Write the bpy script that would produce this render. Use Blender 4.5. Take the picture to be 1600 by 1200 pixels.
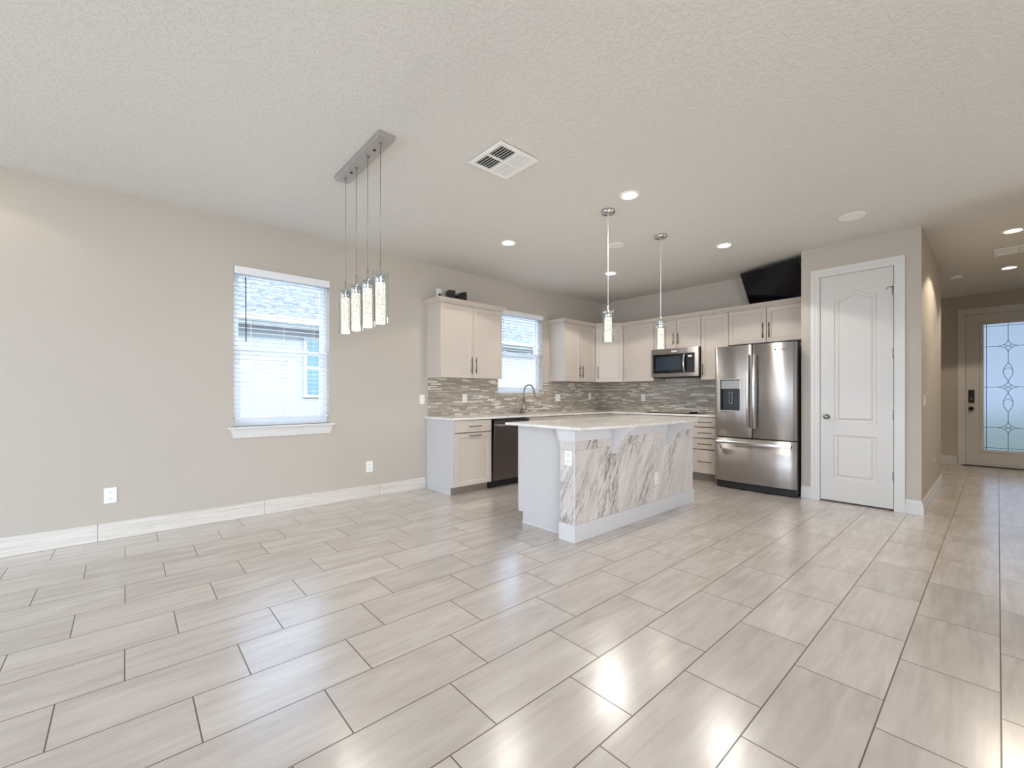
import bpy, bmesh, math, random
from mathutils import Vector, Matrix
random.seed(7)
PI = math.pi
for o in list(bpy.data.objects): bpy.data.objects.remove(o, do_unlink=True)
SC = bpy.context.scene; COL = SC.collection

# ------------------------------------------------------------------ camera, sky, sun, big daylight, exposure
CAM_H = 1.2143; YAW = math.radians(48.2768)
cd = bpy.data.cameras.new('camera'); cam = bpy.data.objects.new('camera', cd); COL.objects.link(cam)
cd.sensor_fit = 'HORIZONTAL'; cd.sensor_width = 36.0; cd.lens = 36.0 * 677.02 / 1600.0
cd.shift_x = 0.0; cd.shift_y = (616.59 - 600.0) / 1600.0
cd.clip_start = 0.03; cd.clip_end = 200
cam.location = (0, 0, CAM_H); cam.rotation_euler = (PI / 2, 0, YAW - PI / 2)
SC.camera = cam

SC.view_settings.view_transform = 'Standard'; SC.view_settings.look = 'None'
SC.view_settings.gamma = 1.0; SC.view_settings.use_curve_mapping = False
SC.view_settings.exposure = 0.37

w = bpy.data.worlds.new('sky'); SC.world = w; w.use_nodes = True
bg = w.node_tree.nodes['Background']
bg.inputs['Color'].default_value = (0.60, 0.78, 1.0, 1); bg.inputs['Strength'].default_value = 7.0

def lamp(name, kind, loc, energy, color=(1, 1, 1), direction=(0, 0, -1), **kw):
    l = bpy.data.lights.new(name, kind); l.energy = energy; l.color = color
    for k, v in kw.items(): setattr(l, k, v)
    o = bpy.data.objects.new(name, l); COL.objects.link(o); o.location = loc
    o.rotation_euler = Vector(direction).to_track_quat('-Z', 'Y').to_euler()
    return o
lamp('sun', 'SUN', (0, -10, 20), 3.6, (1.0, 0.96, 0.9), (0.08, 0.82, -0.57), angle=math.radians(1.0))
# daylight entering by the rear sliding doors behind the camera; the two side fills are added
lamp('daylight_sliding_door', 'AREA', (-4.95, 2.9, 1.3), 36, (0.90, 0.94, 1.0), (1, 0, -0.05), shape='RECTANGLE', size=3.6, size_y=2.4)
lamp('added_side_fill', 'AREA', (-.8, -2.9, 1.25), 105, (1.0, 0.98, 0.96), (0, 1, -0.05), shape='RECTANGLE', size=3.4, size_y=2.3)  # fill lamp added to brighten the room, with an invented opening
lamp('added_second_side_fill', 'AREA', (4.82, -2.9, 1.5), 20, (1.0, 0.98, 0.97), (0, 1, 0.25), shape='RECTANGLE', size=.76, size_y=1.4)  # added fill for the right ceiling, its window is invented too

# ------------------------------------------------------------------ materials
def lin(c): return tuple((x / 12.92 if x <= .04045 else ((x + .055) / 1.055) ** 2.4) for x in c)
def rgb(r, g, b): return lin((r / 255, g / 255, b / 255)) + (1,)
class NT:
    def __init__(s, m): s.t = m.node_tree; s.n = s.t.nodes; s.l = s.t.links
    def new(s, typ, **kw):
        n = s.n.new(typ)
        for k, v in kw.items(): setattr(n, k, v)
        return n
    def link(s, a, b): s.l.new(a, b)
    def math(s, op, a, b=None, c=None, clamp=False):
        n = s.new('ShaderNodeMath', operation=op, use_clamp=clamp)
        for i, v in enumerate((a, b, c)):
            if v is None: continue
            if isinstance(v, (int, float)): n.inputs[i].default_value = v
            else: s.link(v, n.inputs[i])
        return n.outputs[0]
    def ramp(s, fac, stops, interp='LINEAR'):
        n = s.new('ShaderNodeValToRGB'); n.color_ramp.interpolation = interp
        e = n.color_ramp.elements
        while len(e) < len(stops): e.new(0.5)
        for i, (p, c) in enumerate(stops): e[i].position = p; e[i].color = c
        s.link(fac, n.inputs[0]); return n.outputs[0]
    def mix(s, f, a, b, typ='MIX'):
        n = s.new('ShaderNodeMixRGB', blend_type=typ)
        for i, v in enumerate((f, a, b)):
            if isinstance(v, (int, float)): n.inputs[i].default_value = v
            elif isinstance(v, tuple): n.inputs[i].default_value = v
            else: s.link(v, n.inputs[i])
        return n.outputs[0]
    def noise(s, vec, scale, detail=2, rough=.5, dist=0):
        n = s.new('ShaderNodeTexNoise'); n.inputs['Scale'].default_value = scale
        n.inputs['Detail'].default_value = detail; n.inputs['Roughness'].default_value = rough
        n.inputs['Distortion'].default_value = dist
        s.link(vec, n.inputs['Vector']); return n.outputs['Fac']
    def pos(s): return s.new('ShaderNodeNewGeometry').outputs['Position']
    def mapping(s, vec, loc=(0, 0, 0), rot=(0, 0, 0), scale=(1, 1, 1)):
        n = s.new('ShaderNodeMapping'); s.link(vec, n.inputs['Vector'])
        n.inputs['Location'].default_value = loc; n.inputs['Rotation'].default_value = rot; n.inputs['Scale'].default_value = scale
        return n.outputs[0]
    def bump(s, h, strength=.3, dist=.01):
        n = s.new('ShaderNodeBump'); n.inputs['Strength'].default_value = strength; n.inputs['Distance'].default_value = dist
        s.link(h, n.inputs['Height']); s.link(n.outputs[0], s.n['Principled BSDF'].inputs['Normal'])
def mat(name, color=(.8, .8, .8, 1), rough=.5, metal=0., emit=0., ecol=None, coat=0., spec=None, aniso=0., trans=0., ior=None):
    m = bpy.data.materials.new(name); m.use_nodes = True
    b = m.node_tree.nodes['Principled BSDF']
    b.inputs['Base Color'].default_value = color; b.inputs['Roughness'].default_value = rough
    b.inputs['Metallic'].default_value = metal
    if emit: b.inputs['Emission Strength'].default_value = emit; b.inputs['Emission Color'].default_value = ecol or color
    if coat: b.inputs['Coat Weight'].default_value = coat
    if spec is not None: b.inputs['Specular IOR Level'].default_value = spec
    if aniso: b.inputs['Anisotropic'].default_value = aniso
    if trans: b.inputs['Transmission Weight'].default_value = trans
    if ior: b.inputs['IOR'].default_value = ior
    return m
def setcol(m, sock, inp='Base Color'): m.node_tree.links.new(sock, m.node_tree.nodes['Principled BSDF'].inputs[inp])

WALLC = rgb(189, 180, 168)
M = {}
def paint(name, color, rough=.75, scale=180, strength=.08):
    m = mat(name, color, rough); t = NT(m); t.bump(t.noise(t.pos(), scale, 3, .6), strength, .002); return m
M['wall'] = paint('wall_paint', WALLC)
M['entry_wall'] = M['wall']
M['ceiling'] = mat('ceiling_knockdown', rgb(218, 215, 208), .9); t = NT(M['ceiling'])
v = t.new('ShaderNodeTexVoronoi'); v.inputs['Scale'].default_value = 38; t.link(t.pos(), v.inputs['Vector'])
n1 = t.noise(t.pos(), 34, 4, .55, .6)
h = t.math('ADD', t.ramp(n1, [(.46, (0, 0, 0, 1)), (.56, (1, 1, 1, 1))]), t.math('MULTIPLY', t.noise(t.pos(), 120, 2), .4))
t.bump(h, .5, .0035)
M['trim'] = mat('trim_white', rgb(214, 211, 206), .35)
M['doorw'] = mat('door_white', rgb(208, 203, 197), .35)
M['vinyl'] = mat('white_vinyl', rgb(235, 238, 242), .35)
M['slat'] = mat('blind_slat_white', rgb(240, 240, 242), .45)
t = NT(M['slat']); tl = t.new('ShaderNodeBsdfTranslucent'); tl.inputs[0].default_value = (.85, .9, 1, 1)
mx = t.new('ShaderNodeMixShader'); mx.inputs[0].default_value = .08; t.link(t.n['Principled BSDF'].outputs[0], mx.inputs[1]); t.link(tl.outputs[0], mx.inputs[2]); t.link(mx.outputs[0], t.n['Material Output'].inputs[0])
M['dark'] = mat('black_plastic', rgb(24, 24, 27), .35)
M['wand'] = mat('dark_wand', rgb(50, 52, 62), .4)
M['cab'] = mat('greige_cabinet_paint', rgb(202, 190, 178), .36); t = NT(M['cab'])
M['gapshade'] = mat('door_gap_shade', rgb(38, 33, 28), .8)  # near-black paint standing in for the shade in door gaps
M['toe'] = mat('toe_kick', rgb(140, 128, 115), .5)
M['islc'] = mat('island_paint', rgb(200, 196, 194), .4)
M['isltrim'] = mat('island_trim_paint', rgb(212, 209, 208), .4)
M['nickel'] = mat('brushed_nickel', rgb(150, 146, 140), .28, 1.0)
M['pull'] = mat('bar_pull_nickel', rgb(112, 102, 92), .33, 1.0)
M['chrome'] = mat('chrome', rgb(205, 205, 208), .10, 1.0)
M['dchrome'] = mat('satin_canopy_metal', rgb(196, 193, 190), .45, 1.0)
M['glassblk'] = mat('black_glass', rgb(12, 13, 16), .08)
M['screen'] = mat('tv_screen', rgb(9, 10, 14), .12, spec=.25)
M['rubber'] = mat('dark_rubber', rgb(35, 35, 36), .7)
M['plate'] = mat('outlet_plastic', rgb(240, 238, 234), .35)
M['plates'] = mat('outlet_slot', rgb(60, 56, 52), .6)
M['grey'] = mat('grey_mesh', rgb(176, 178, 180), .7)
M['lens'] = mat('lamp_lens', rgb(255, 244, 225), .5, emit=12, ecol=(1, .89, .72, 1))
M['ventdark'] = mat('duct_dark', rgb(45, 45, 48), .8)
M['logo'] = mat('logo_dark', rgb(50, 52, 58), .4)
M['logol'] = mat('logo_light', rgb(220, 220, 225), .4)
M['lead'] = mat('lead_came', rgb(52, 58, 62), .45, .6)

# stainless steel: brushed, vertical streaks of roughness
def steel(name, col, r0, r1, scale=(3, 3, 160)):
    m = mat(name, col, .25, 1.0); t = NT(m)
    f = t.noise(t.mapping(t.pos(), scale=scale), 6, 3, .6)
    setcol(m, t.math('MULTIPLY_ADD', f, r1 - r0, r0), 'Roughness')
    tg = t.new('ShaderNodeCombineXYZ'); tg.inputs[2].default_value = 1.0; setcol(m, tg.outputs[0], 'Tangent')
    m.node_tree.nodes['Principled BSDF'].inputs['Anisotropic'].default_value = .98
    t.bump(t.noise(t.mapping(t.pos(), scale=(1, 4.5, .12)), 1.2, 1, .4), .16, .05)
    return m
M['steel'] = steel('stainless_steel', rgb(184, 179, 176), .37, .43)
M['steelh'] = mat('stainless_handle', rgb(215, 214, 214), .2, 1.0)
M['dwsteel'] = mat('dishwasher_steel', rgb(120, 112, 108), .3, 1.0)
M['fridgeside'] = mat('fridge_side_dark', rgb(58, 56, 56), .5, .3)

# floor tile: 24 x 12 inch planks, one-third running bond, long side along X
def floor_mat():
    m = mat('floor_tile', (.6, .55, .5, 1), .3, spec=.6, coat=.6)
    m.node_tree.nodes['Principled BSDF'].inputs['Coat Roughness'].default_value = .23; t = NT(m)
    sep = t.new('ShaderNodeSeparateXYZ'); t.link(t.pos(), sep.inputs[0]); X, Y = sep.outputs[0], sep.outputs[1]
    v = t.math('DIVIDE', t.math('SUBTRACT', Y, 2.4625), .3088)
    n = t.math('FLOOR', v)
    fv = t.math('SUBTRACT', v, n)
    u = t.math('SUBTRACT', t.math('DIVIDE', t.math('ADD', X, .003), .6135), t.math('DIVIDE', n, 3.0))
    k = t.math('FLOOR', u); fu = t.math('SUBTRACT', u, k)
    dv = t.math('MULTIPLY', t.math('MINIMUM', fv, t.math('SUBTRACT', 1.0, fv)), .3088)
    du = t.math('MULTIPLY', t.math('MINIMUM', fu, t.math('SUBTRACT', 1.0, fu)), .6135)
    d = t.math('MINIMUM', du, dv)
    g = t.ramp(t.math('MULTIPLY', d, 100), [(.20, (0, 0, 0, 1)), (.29, (1, 1, 1, 1))])   # 1 on the tile
    comb = t.new('ShaderNodeCombineXYZ'); t.link(k, comb.inputs[0]); t.link(n, comb.inputs[1])
    wn = t.new('ShaderNodeTexWhiteNoise', noise_dimensions='3D'); t.link(comb.outputs[0], wn.inputs['Vector'])
    off = t.new('ShaderNodeVectorMath', operation='MULTIPLY_ADD')
    t.link(wn.outputs['Color'], off.inputs[0]); off.inputs[1].default_value = (7, 7, 7); t.link(t.pos(), off.inputs[2])
    st = t.noise(t.mapping(off.outputs[0], scale=(1.6, 13, 1)), 1.6, 5, .62, .5)
    cl = t.noise(t.mapping(off.outputs[0], scale=(1.0, 2.6, 1)), 2.2, 3, .5, .4)
    f = t.math('ADD', t.math('MULTIPLY', st, .55), t.math('MULTIPLY', cl, .45))
    c = t.ramp(f, [(.30, rgb(182, 171, 163)), (.5, rgb(197, 188, 180)), (.70, rgb(211, 203, 196))])
    tone = t.math('MULTIPLY_ADD', wn.outputs['Value'], .07, .96)
    tn = t.new('ShaderNodeVectorMath', operation='SCALE'); t.link(c, tn.inputs[0]); t.link(tone, tn.inputs['Scale'])
    setcol(m, t.mix(g, rgb(98, 84, 72), tn.outputs[0]))
    setcol(m, t.math('ADD', t.math('MULTIPLY_ADD', g, -.58, .76), t.math('MULTIPLY', st, .06)), 'Roughness')
    t.bump(t.math('ADD', t.math('MULTIPLY', g, 1.0), t.math('MULTIPLY', st, .08)), .5, .0015)
    return m
M['floor'] = floor_mat()
m = mat('baseboard_tile', rgb(205, 198, 188), .4); t = NT(m)
f = t.noise(t.mapping(t.pos(), scale=(1.0, 1, 22)), 2.5, 4, .6, .4)
sep = t.new('ShaderNodeSeparateXYZ'); t.link(t.pos(), sep.inputs[0])
uu = t.math('FRACT', t.math('DIVIDE', t.math('ADD', sep.outputs[0], .174 + 6.1), .61 * 2))
jn = t.math('GREATER_THAN', uu, .0035)
setcol(m, t.mix(jn, rgb(150, 140, 128), t.ramp(f, [(.3, rgb(203, 194, 183)), (.7, rgb(226, 220, 212))])))
M['basetile'] = m

# linear glass/stone mosaic
m = mat('mosaic_tile', rgb(170, 155, 135), .18); t = NT(m)
sep = t.new('ShaderNodeSeparateXYZ'); t.link(t.pos(), sep.inputs[0])
U = t.math('ADD', sep.outputs[0], sep.outputs[1]); Zz = sep.outputs[2]
rowf = t.math('DIVIDE', Zz, .0158); row = t.math('FLOOR', rowf)
wr = t.new('ShaderNodeTexWhiteNoise', noise_dimensions='1D'); t.link(row, wr.inputs['W'])
ln = t.math('MULTIPLY_ADD', wr.outputs['Value'], .09, .10)
cu = t.math('ADD', t.math('DIVIDE', U, ln), t.math('MULTIPLY', wr.outputs['Value'], 13.7)); cell = t.math('FLOOR', cu)
cc = t.new('ShaderNodeCombineXYZ'); t.link(cell, cc.inputs[0]); t.link(row, cc.inputs[1])
wc = t.new('ShaderNodeTexWhiteNoise', noise_dimensions='3D'); t.link(cc.outputs[0], wc.inputs['Vector'])
c = t.ramp(wc.outputs['Value'], [(0, rgb(160, 147, 132)), (.26, rgb(176, 165, 150)), (.52, rgb(150, 140, 128)), (.66, rgb(190, 180, 166)), (.80, rgb(226, 220, 208)), (.93, rgb(168, 158, 146))], 'CONSTANT')
fr = t.math('FRACT', rowf); fc = t.math('FRACT', cu)
gg = t.math('MULTIPLY', t.math('GREATER_THAN', fr, .09), t.math('GREATER_THAN', t.math('MULTIPLY', fc, ln), .0016))
setcol(m, t.mix(gg, rgb(150, 142, 130), c))
setcol(m, t.math('MULTIPLY_ADD', gg, -.4, .6), 'Roughness'); t.bump(gg, .4, .001)
M['mosaic'] = m

# veined marble cladding
def marble():
    m = mat('veined_marble', rgb(225, 222, 218), .2); t = NT(m)
    sep = t.new('ShaderNodeSeparateXYZ'); t.link(t.pos(), sep.inputs[0])
    u = t.math('SUBTRACT', sep.outputs[0], sep.outputs[1])       # runs on round the corner
    z = sep.outputs[2]
    ju = t.math('SUBTRACT', u, 2.745 - 2.31 + .005); pan = t.math('FLOOR', t.math('DIVIDE', ju, .3045))
    rowz = t.math('GREATER_THAN', z, .752)
    cb = t.new('ShaderNodeCombineXYZ'); t.link(u, cb.inputs[0]); t.link(z, cb.inputs[1])
    t.link(t.math('MULTIPLY_ADD', rowz, 3.3, t.math('MULTIPLY', pan, .55)), cb.inputs[2])
    mp = t.mapping(cb.outputs[0], rot=(0, 0, math.radians(-62)), scale=(1, 1, 1))
    mp2 = t.mapping(mp, scale=(.75, 5.0, 1))
    a = t.noise(mp2, 1.7, 5, .6, .9)
    b = t.noise(t.mapping(mp2, loc=(3, 5, 9)), 3.2, 5, .6, 1.2)
    va = t.math('ABSOLUTE', t.math('SUBTRACT', a, .5)); vb = t.math('ABSOLUTE', t.math('SUBTRACT', b, .52))
    msk = t.noise(t.mapping(mp, loc=(7, 1, 2), scale=(.5, 1.6, 1)), 2.2, 2, .5)
    mk = t.ramp(msk, [(.47, (0, 0, 0, 1)), (.62, (1, 1, 1, 1))])
    ra = t.ramp(va, [(0, (1, 1, 1, 1)), (.014, (.35, .35, .35, 1)), (.045, (0, 0, 0, 1))])
    rb = t.ramp(vb, [(0, (1, 1, 1, 1)), (.02, (.25, .25, .25, 1)), (.05, (0, 0, 0, 1))])
    base = t.ramp(t.noise(mp2, 1.4, 3), [(.35, rgb(208, 199, 192)), (.65, rgb(222, 215, 209))])
    c1 = t.mix(t.math('MULTIPLY', ra, t.math('MULTIPLY_ADD', mk, .75, .22)), base, rgb(122, 110, 102))
    c2 = t.mix(t.math('MULTIPLY', rb, t.math('MULTIPLY', mk, .8)), c1, rgb(98, 86, 80))
    fp = t.math('FRACT', t.math('DIVIDE', ju, .3045))
    jl = t.math('MAXIMUM', t.math('LESS_THAN', t.math('MULTIPLY', fp, .3045), .0022),
                t.math('LESS_THAN', t.math('ABSOLUTE', t.math('SUBTRACT', z, .752)), .0012))
    setcol(m, t.mix(jl, c2, rgb(165, 157, 150)))
    return m
M['marble'] = marble()
m = mat('white_quartz', rgb(226, 222, 215), .12); t = NT(m)
f = t.noise(t.pos(), 3.5, 5, .6, 1.0); va = t.math('ABSOLUTE', t.math('SUBTRACT', f, .5))
setcol(m, t.mix(t.ramp(va, [(0, (1, 1, 1, 1)), (.06, (0, 0, 0, 1))]), rgb(233, 230, 225), rgb(222, 215, 205)))
M['quartz'] = m

# thin window glass: fresnel mix of clear and mirror
def pane_glass(name, tint=(.95, .97, .99, 1), f0=.03, k=1.0):
    m = bpy.data.materials.new(name); m.use_nodes = True; nt = m.node_tree; nt.nodes.remove(nt.nodes['Principled BSDF'])
    tr = nt.nodes.new('ShaderNodeBsdfTransparent'); tr.inputs[0].default_value = tint
    gl = nt.nodes.new('ShaderNodeBsdfGlossy'); gl.inputs['Roughness'].default_value = .02
    t = NT(m); g = t.new('ShaderNodeNewGeometry'); dt = t.new('ShaderNodeVectorMath', operation='DOT_PRODUCT')
    t.link(g.outputs['Normal'], dt.inputs[0]); t.link(g.outputs['Incoming'], dt.inputs[1])
    c = t.math('SUBTRACT', 1.0, t.math('ABSOLUTE', dt.outputs['Value']))
    fr = t.math('MULTIPLY_ADD', t.math('POWER', c, 5), (1 - f0) * k, f0)       # Schlick, the same from both sides
    mx = nt.nodes.new('ShaderNodeMixShader'); t.link(fr, mx.inputs[0]); nt.links.new(tr.outputs[0], mx.inputs[1]); nt.links.new(gl.outputs[0], mx.inputs[2])
    nt.links.new(mx.outputs[0], nt.nodes['Material Output'].inputs[0]); return m
M['pane'] = pane_glass('window_glass')
M['cylglass'] = pane_glass('clear_cylinder_glass', (.965, .98, .98, 1), .05, .6)
m = bpy.data.materials.new('textured_door_glass'); m.use_nodes = True; nt = m.node_tree; nt.nodes.remove(nt.nodes['Principled BSDF'])
T = NT(m)
tl = nt.nodes.new('ShaderNodeBsdfTranslucent'); tl.inputs[0].default_value = (.36, .37, .39, 1)
rf = nt.nodes.new('ShaderNodeBsdfRefraction'); rf.inputs['IOR'].default_value = 1.12; rf.inputs['Roughness'].default_value = .35; rf.inputs[0].default_value = (.36, .36, .38, 1)
nz = T.noise(T.pos(), 55, 3, .6); bp_ = nt.nodes.new('ShaderNodeBump'); bp_.inputs['Strength'].default_value = .6; bp_.inputs['Distance'].default_value = .01
nt.links.new(nz, bp_.inputs['Height']); nt.links.new(bp_.outputs[0], rf.inputs['Normal'])
mx = nt.nodes.new('ShaderNodeMixShader'); mx.inputs[0].default_value = .35
nt.links.new(rf.outputs[0], mx.inputs[1]); nt.links.new(tl.outputs[0], mx.inputs[2]); nt.links.new(mx.outputs[0], nt.nodes['Material Output'].inputs[0])
M['texglass'] = m
M['bevel'] = mat('bevelled_clear_glass', rgb(235, 242, 245), .08, trans=.9, ior=1.3)
# bubble crystal lit from its socket
m = mat('lit_bubble_crystal', rgb(110, 106, 98), .2, emit=2.2, ecol=(1, .93, .78, 1)); t = NT(m)
vv = t.new('ShaderNodeTexVoronoi'); vv.inputs['Scale'].default_value = 150; t.link(t.mapping(t.pos(), scale=(1, 1, .8)), vv.inputs['Vector'])
es = t.ramp(vv.outputs['Distance'], [(.25, (.05, .05, .05, 1)), (.5, (1, 1, 1, 1))])
setcol(m, t.math('MULTIPLY_ADD', es, .85, .08), 'Emission Strength')
M['crystal'] = m
# exterior
m = mat('roof_shingle', rgb(150, 150, 155), .9); t = NT(m)
f = t.noise(t.mapping(t.pos(), scale=(1.5, 5, 9)), 5, 3, .6)
setcol(m, t.ramp(f, [(.40, rgb(48, 48, 54)), (.60, rgb(118, 118, 122))])); M['shingle'] = m
M['stucco'] = mat('pale_stucco', rgb(150, 149, 147), .9)
M['fascia'] = mat('fascia_white', rgb(160, 160, 158), .6)
M['gutter'] = mat('gutter_grey', rgb(150, 158, 160), .6)
m = mat('lawn_grass', rgb(120, 150, 70), .95); t = NT(m)
setcol(m, t.ramp(t.noise(t.pos(), 7, 4), [(.35, rgb(86, 112, 50)), (.65, rgb(124, 146, 72))])); M['grass'] = m
M['concrete'] = mat('pale_concrete', rgb(150, 148, 143), .9)

# ------------------------------------------------------------------ mesh helpers
class MB:
    def __init__(s, mtx=None): s.b = bmesh.new(); s.m = mtx or Matrix()
    def _v(s, pts): return [s.b.verts.new(s.m @ Vector(p)) for p in pts]
    def box(s, x0, y0, z0, x1, y1, z1, bev=0, seg=2):
        if x0 > x1: x0, x1 = x1, x0
        if y0 > y1: y0, y1 = y1, y0
        if z0 > z1: z0, z1 = z1, z0
        v = s._v([(x0, y0, z0), (x1, y0, z0), (x1, y1, z0), (x0, y1, z0), (x0, y0, z1), (x1, y0, z1), (x1, y1, z1), (x0, y1, z1)])
        fs = [s.b.faces.new([v[i] for i in q]) for q in ((0, 3, 2, 1), (4, 5, 6, 7), (0, 1, 5, 4), (1, 2, 6, 5), (2, 3, 7, 6), (3, 0, 4, 7))]
        if bev:
            es = list({e for f in fs for e in f.edges})
            bmesh.ops.bevel(s.b, geom=es, offset=bev, segments=seg, profile=.7, affect='EDGES')
        return s
    def tube(s, pts, r, seg=12, cap=True):
        pts = [Vector(p) for p in pts]; rs = r if isinstance(r, (list, tuple)) else [r] * len(pts)
        rings = []; up = None
        for i, p in enumerate(pts):
            d = (pts[min(i + 1, len(pts) - 1)] - pts[max(i - 1, 0)]).normalized()
            if up is None: up = d.orthogonal().normalized()
            else:
                up = (up - d * up.dot(d))
                up = up.normalized() if up.length > 1e-6 else d.orthogonal().normalized()
            sd = d.cross(up)
            rings.append(s._v([p + (up * math.cos(a) + sd * math.sin(a)) * rs[i] for a in [2 * PI * k / seg for k in range(seg)]]))
        for a, b in zip(rings, rings[1:]):
            for k in range(seg):
                f = s.b.faces.new([a[k], a[(k + 1) % seg], b[(k + 1) % seg], b[k]]); f.smooth = True
        if cap: s.b.faces.new(rings[0][::-1]); s.b.faces.new(rings[-1])
        return s
    def lathe(s, c, prof, seg=32, axis='z', smooth=True, caps=True):
        c = Vector(c); rings = []
        for r, h in prof:
            ps = []
            for k in range(seg):
                a = 2 * PI * k / seg; x, y = r * math.cos(a), r * math.sin(a)
                ps.append(c + Vector({'z': (x, y, h), 'x': (h, x, y), 'y': (x, h, y)}[axis]))
            rings.append(s._v(ps))
        for a, b in zip(rings, rings[1:]):
            for k in range(seg):
                f = s.b.faces.new([a[k], a[(k + 1) % seg], b[(k + 1) % seg], b[k]]); f.smooth = smooth
        if caps:
            s.b.faces.new(rings[0][::-1]); s.b.faces.new(rings[-1])
        return s
    def prism(s, poly, axis, a, b, bev=0):
        def P(u, v, w): return {'x': (w, u, v), 'y': (u, w, v), 'z': (u, v, w)}[axis]
        A = s._v([P(u, v, a) for u, v in poly]); B = s._v([P(u, v, b) for u, v in poly]); n = len(poly)
        fs = [s.b.faces.new(A[::-1]), s.b.faces.new(B)] + [s.b.faces.new([A[i], A[(i + 1) % n], B[(i + 1) % n], B[i]]) for i in range(n)]
        if bev: bmesh.ops.bevel(s.b, geom=list({e for f in fs for e in f.edges}), offset=bev, segments=2, profile=.7, affect='EDGES')
        return s
    def sweep(s, path, prof, closed=False):   # path 2D; profile (outward offset, z); outward = right of travel
        n = len(path); rings = []
        P = [Vector(p) for p in path]
        for i in range(n):
            a = P[(i - 1) % n] if (closed or i > 0) else None; b = P[(i + 1) % n] if (closed or i < n - 1) else None
            ns = []
            if a is not None: d = (P[i] - a).normalized(); ns.append(Vector((d.y, -d.x)))
            if b is not None: d = (b - P[i]).normalized(); ns.append(Vector((d.y, -d.x)))
            if len(ns) == 2: q = ns[0] + ns[1]; q = q / (q.dot(ns[0]))
            else: q = ns[0]
            rings.append(s._v([(P[i].x + q.x * o, P[i].y + q.y * o, z) for o, z in prof]))
        m = len(prof); rg = rings + ([rings[0]] if closed else [])
        for a, b in zip(rg, rg[1:]):
            for k in range(m): s.b.faces.new([a[k], a[(k + 1) % m], b[(k + 1) % m], b[k]])
        if not closed: s.b.faces.new(rings[0][::-1]); s.b.faces.new(rings[-1])
        return s
    def build(s, name, m, parent=None, **kw):
        bmesh.ops.recalc_face_normals(s.b, faces=s.b.faces)
        me = bpy.data.meshes.new(name); s.b.to_mesh(me); s.b.free()
        for k in (m if isinstance(m, list) else [m]): me.materials.append(M[k] if isinstance(k, str) else k)
        o = bpy.data.objects.new(name, me); COL.objects.link(o)
        if parent is not None: o.parent = parent
        for k, v in kw.items(): o[k] = v
        return o
def thing(name, label, cat, loc=(0, 0, 0), rz=0, group=None):
    o = bpy.data.objects.new(name, None); o.empty_display_size = .1; COL.objects.link(o)
    o.location = loc; o.rotation_euler = (0, 0, rz); o['label'] = label; o['category'] = cat
    if group: o['group'] = group
    return o
def tag(o, label, cat, group=None):
    o['label'] = label; o['category'] = cat
    if group: o['group'] = group
    return o
def struct_empty(name, loc=(0, 0, 0), rz=0):
    o = bpy.data.objects.new(name, None); o.empty_display_size = .1; COL.objects.link(o); o.location = loc; o.rotation_euler = (0, 0, rz); o['kind'] = 'structure'; return o
def struct(name, mb, m): return mb.build(name, m, kind='structure')
def copy_tree(o, parent=None):
    c = o.copy(); COL.objects.link(c)
    if parent is not None: c.parent = parent
    for ch in list(o.children): copy_tree(ch, c)
    return c

# ------------------------------------------------------------------ room shell
ZC = 2.9145; YL = 4.945; XB = 6.68; XP = 5.983; YP0 = .512; YP1 = 1.553; XD = 10.78
W1 = (.783, 1.690, .900, 2.470); W2 = (4.130, 5.075, 1.245, 2.490)
struct('floor', MB().box(-4.9, -2.75, -.12, XD + .15, YL + .2, 0), 'floor')
struct('ceiling', MB().box(-4.9, -2.75, ZC, XD + 2.2, YL + .2, ZC + .25), 'ceiling')
b = MB()
xs = [-4.9, W1[0], W1[1], W2[0], W2[1], XD + .15]
b.box(xs[0], YL, 0, xs[1], YL + .2, ZC); b.box(xs[2], YL, 0, xs[3], YL + .2, ZC); b.box(xs[4], YL, 0, xs[5], YL + .2, ZC)
for W in (W1, W2):
    b.box(W[0], YL, 0, W[1], YL + .2, W[2]); b.box(W[0], YL, W[3], W[1], YL + .2, ZC)
struct('wall_left', b, 'wall')
struct('wall_kitchen', MB().box(XB, YP1 - .12, 0, XB + .15, YL, ZC), 'wall')
# pantry front wall with the door opening
PD0, PD1, PDZ = .700, 1.390, 2.585
b = MB(); b.box(XP, YP0, 0, XP + .12, PD0, ZC); b.box(XP, PD1, 0, XP + .12, YP1, ZC); b.box(XP, PD0, PDZ, XP + .12, PD1, ZC)
b.box(XP + .12, YP1 - .12, 0, XB, YP1, ZC)
struct('wall_pantry', b, 'wall')
b = MB(); b.box(XP + .12, YP0, 0, 8.211, YP0 + .12, ZC); b.box(8.091, YP0 + .12, 0, 8.211, 2.2, ZC); b.box(XB + .15, 2.2, 0, XD, 2.32, ZC)
struct('wall_hall', b, 'wall')
DY0, DY1, DZ = -.590, .372, 2.578
b = MB(); b.box(XD, DY1 + .02, 0, XD + .15, 2.2, ZC); b.box(XD, -1.2, 0, XD + .15, DY0 - .02, ZC); b.box(XD, DY0 - .02, DZ + .02, XD + .15, DY1 + .02, ZC)
struct('wall_entry', b, 'wall')
b = MB(); b.box(5.3, -1.07, 0, XD + .15, -.95, ZC); b.box(5.3, -2.75, 0, 5.42, -1.07, ZC)
b.box(-4.9, -2.75, 0, -2.6, -2.6, ZC); b.box(1.0, -2.75, 0, 4.42, -2.6, ZC); b.box(5.22, -2.75, 0, 5.3, -2.6, ZC); b.box(4.42, -2.75, 0, 5.22, -2.6, .8); b.box(4.42, -2.75, 2.4, 5.22, -2.6, ZC); b.box(-2.6, -2.75, 2.45, 1.0, -2.6, ZC)  # unseen openings added in this wall to let in the fill light
struct('wall_right', b, 'wall')
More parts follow.
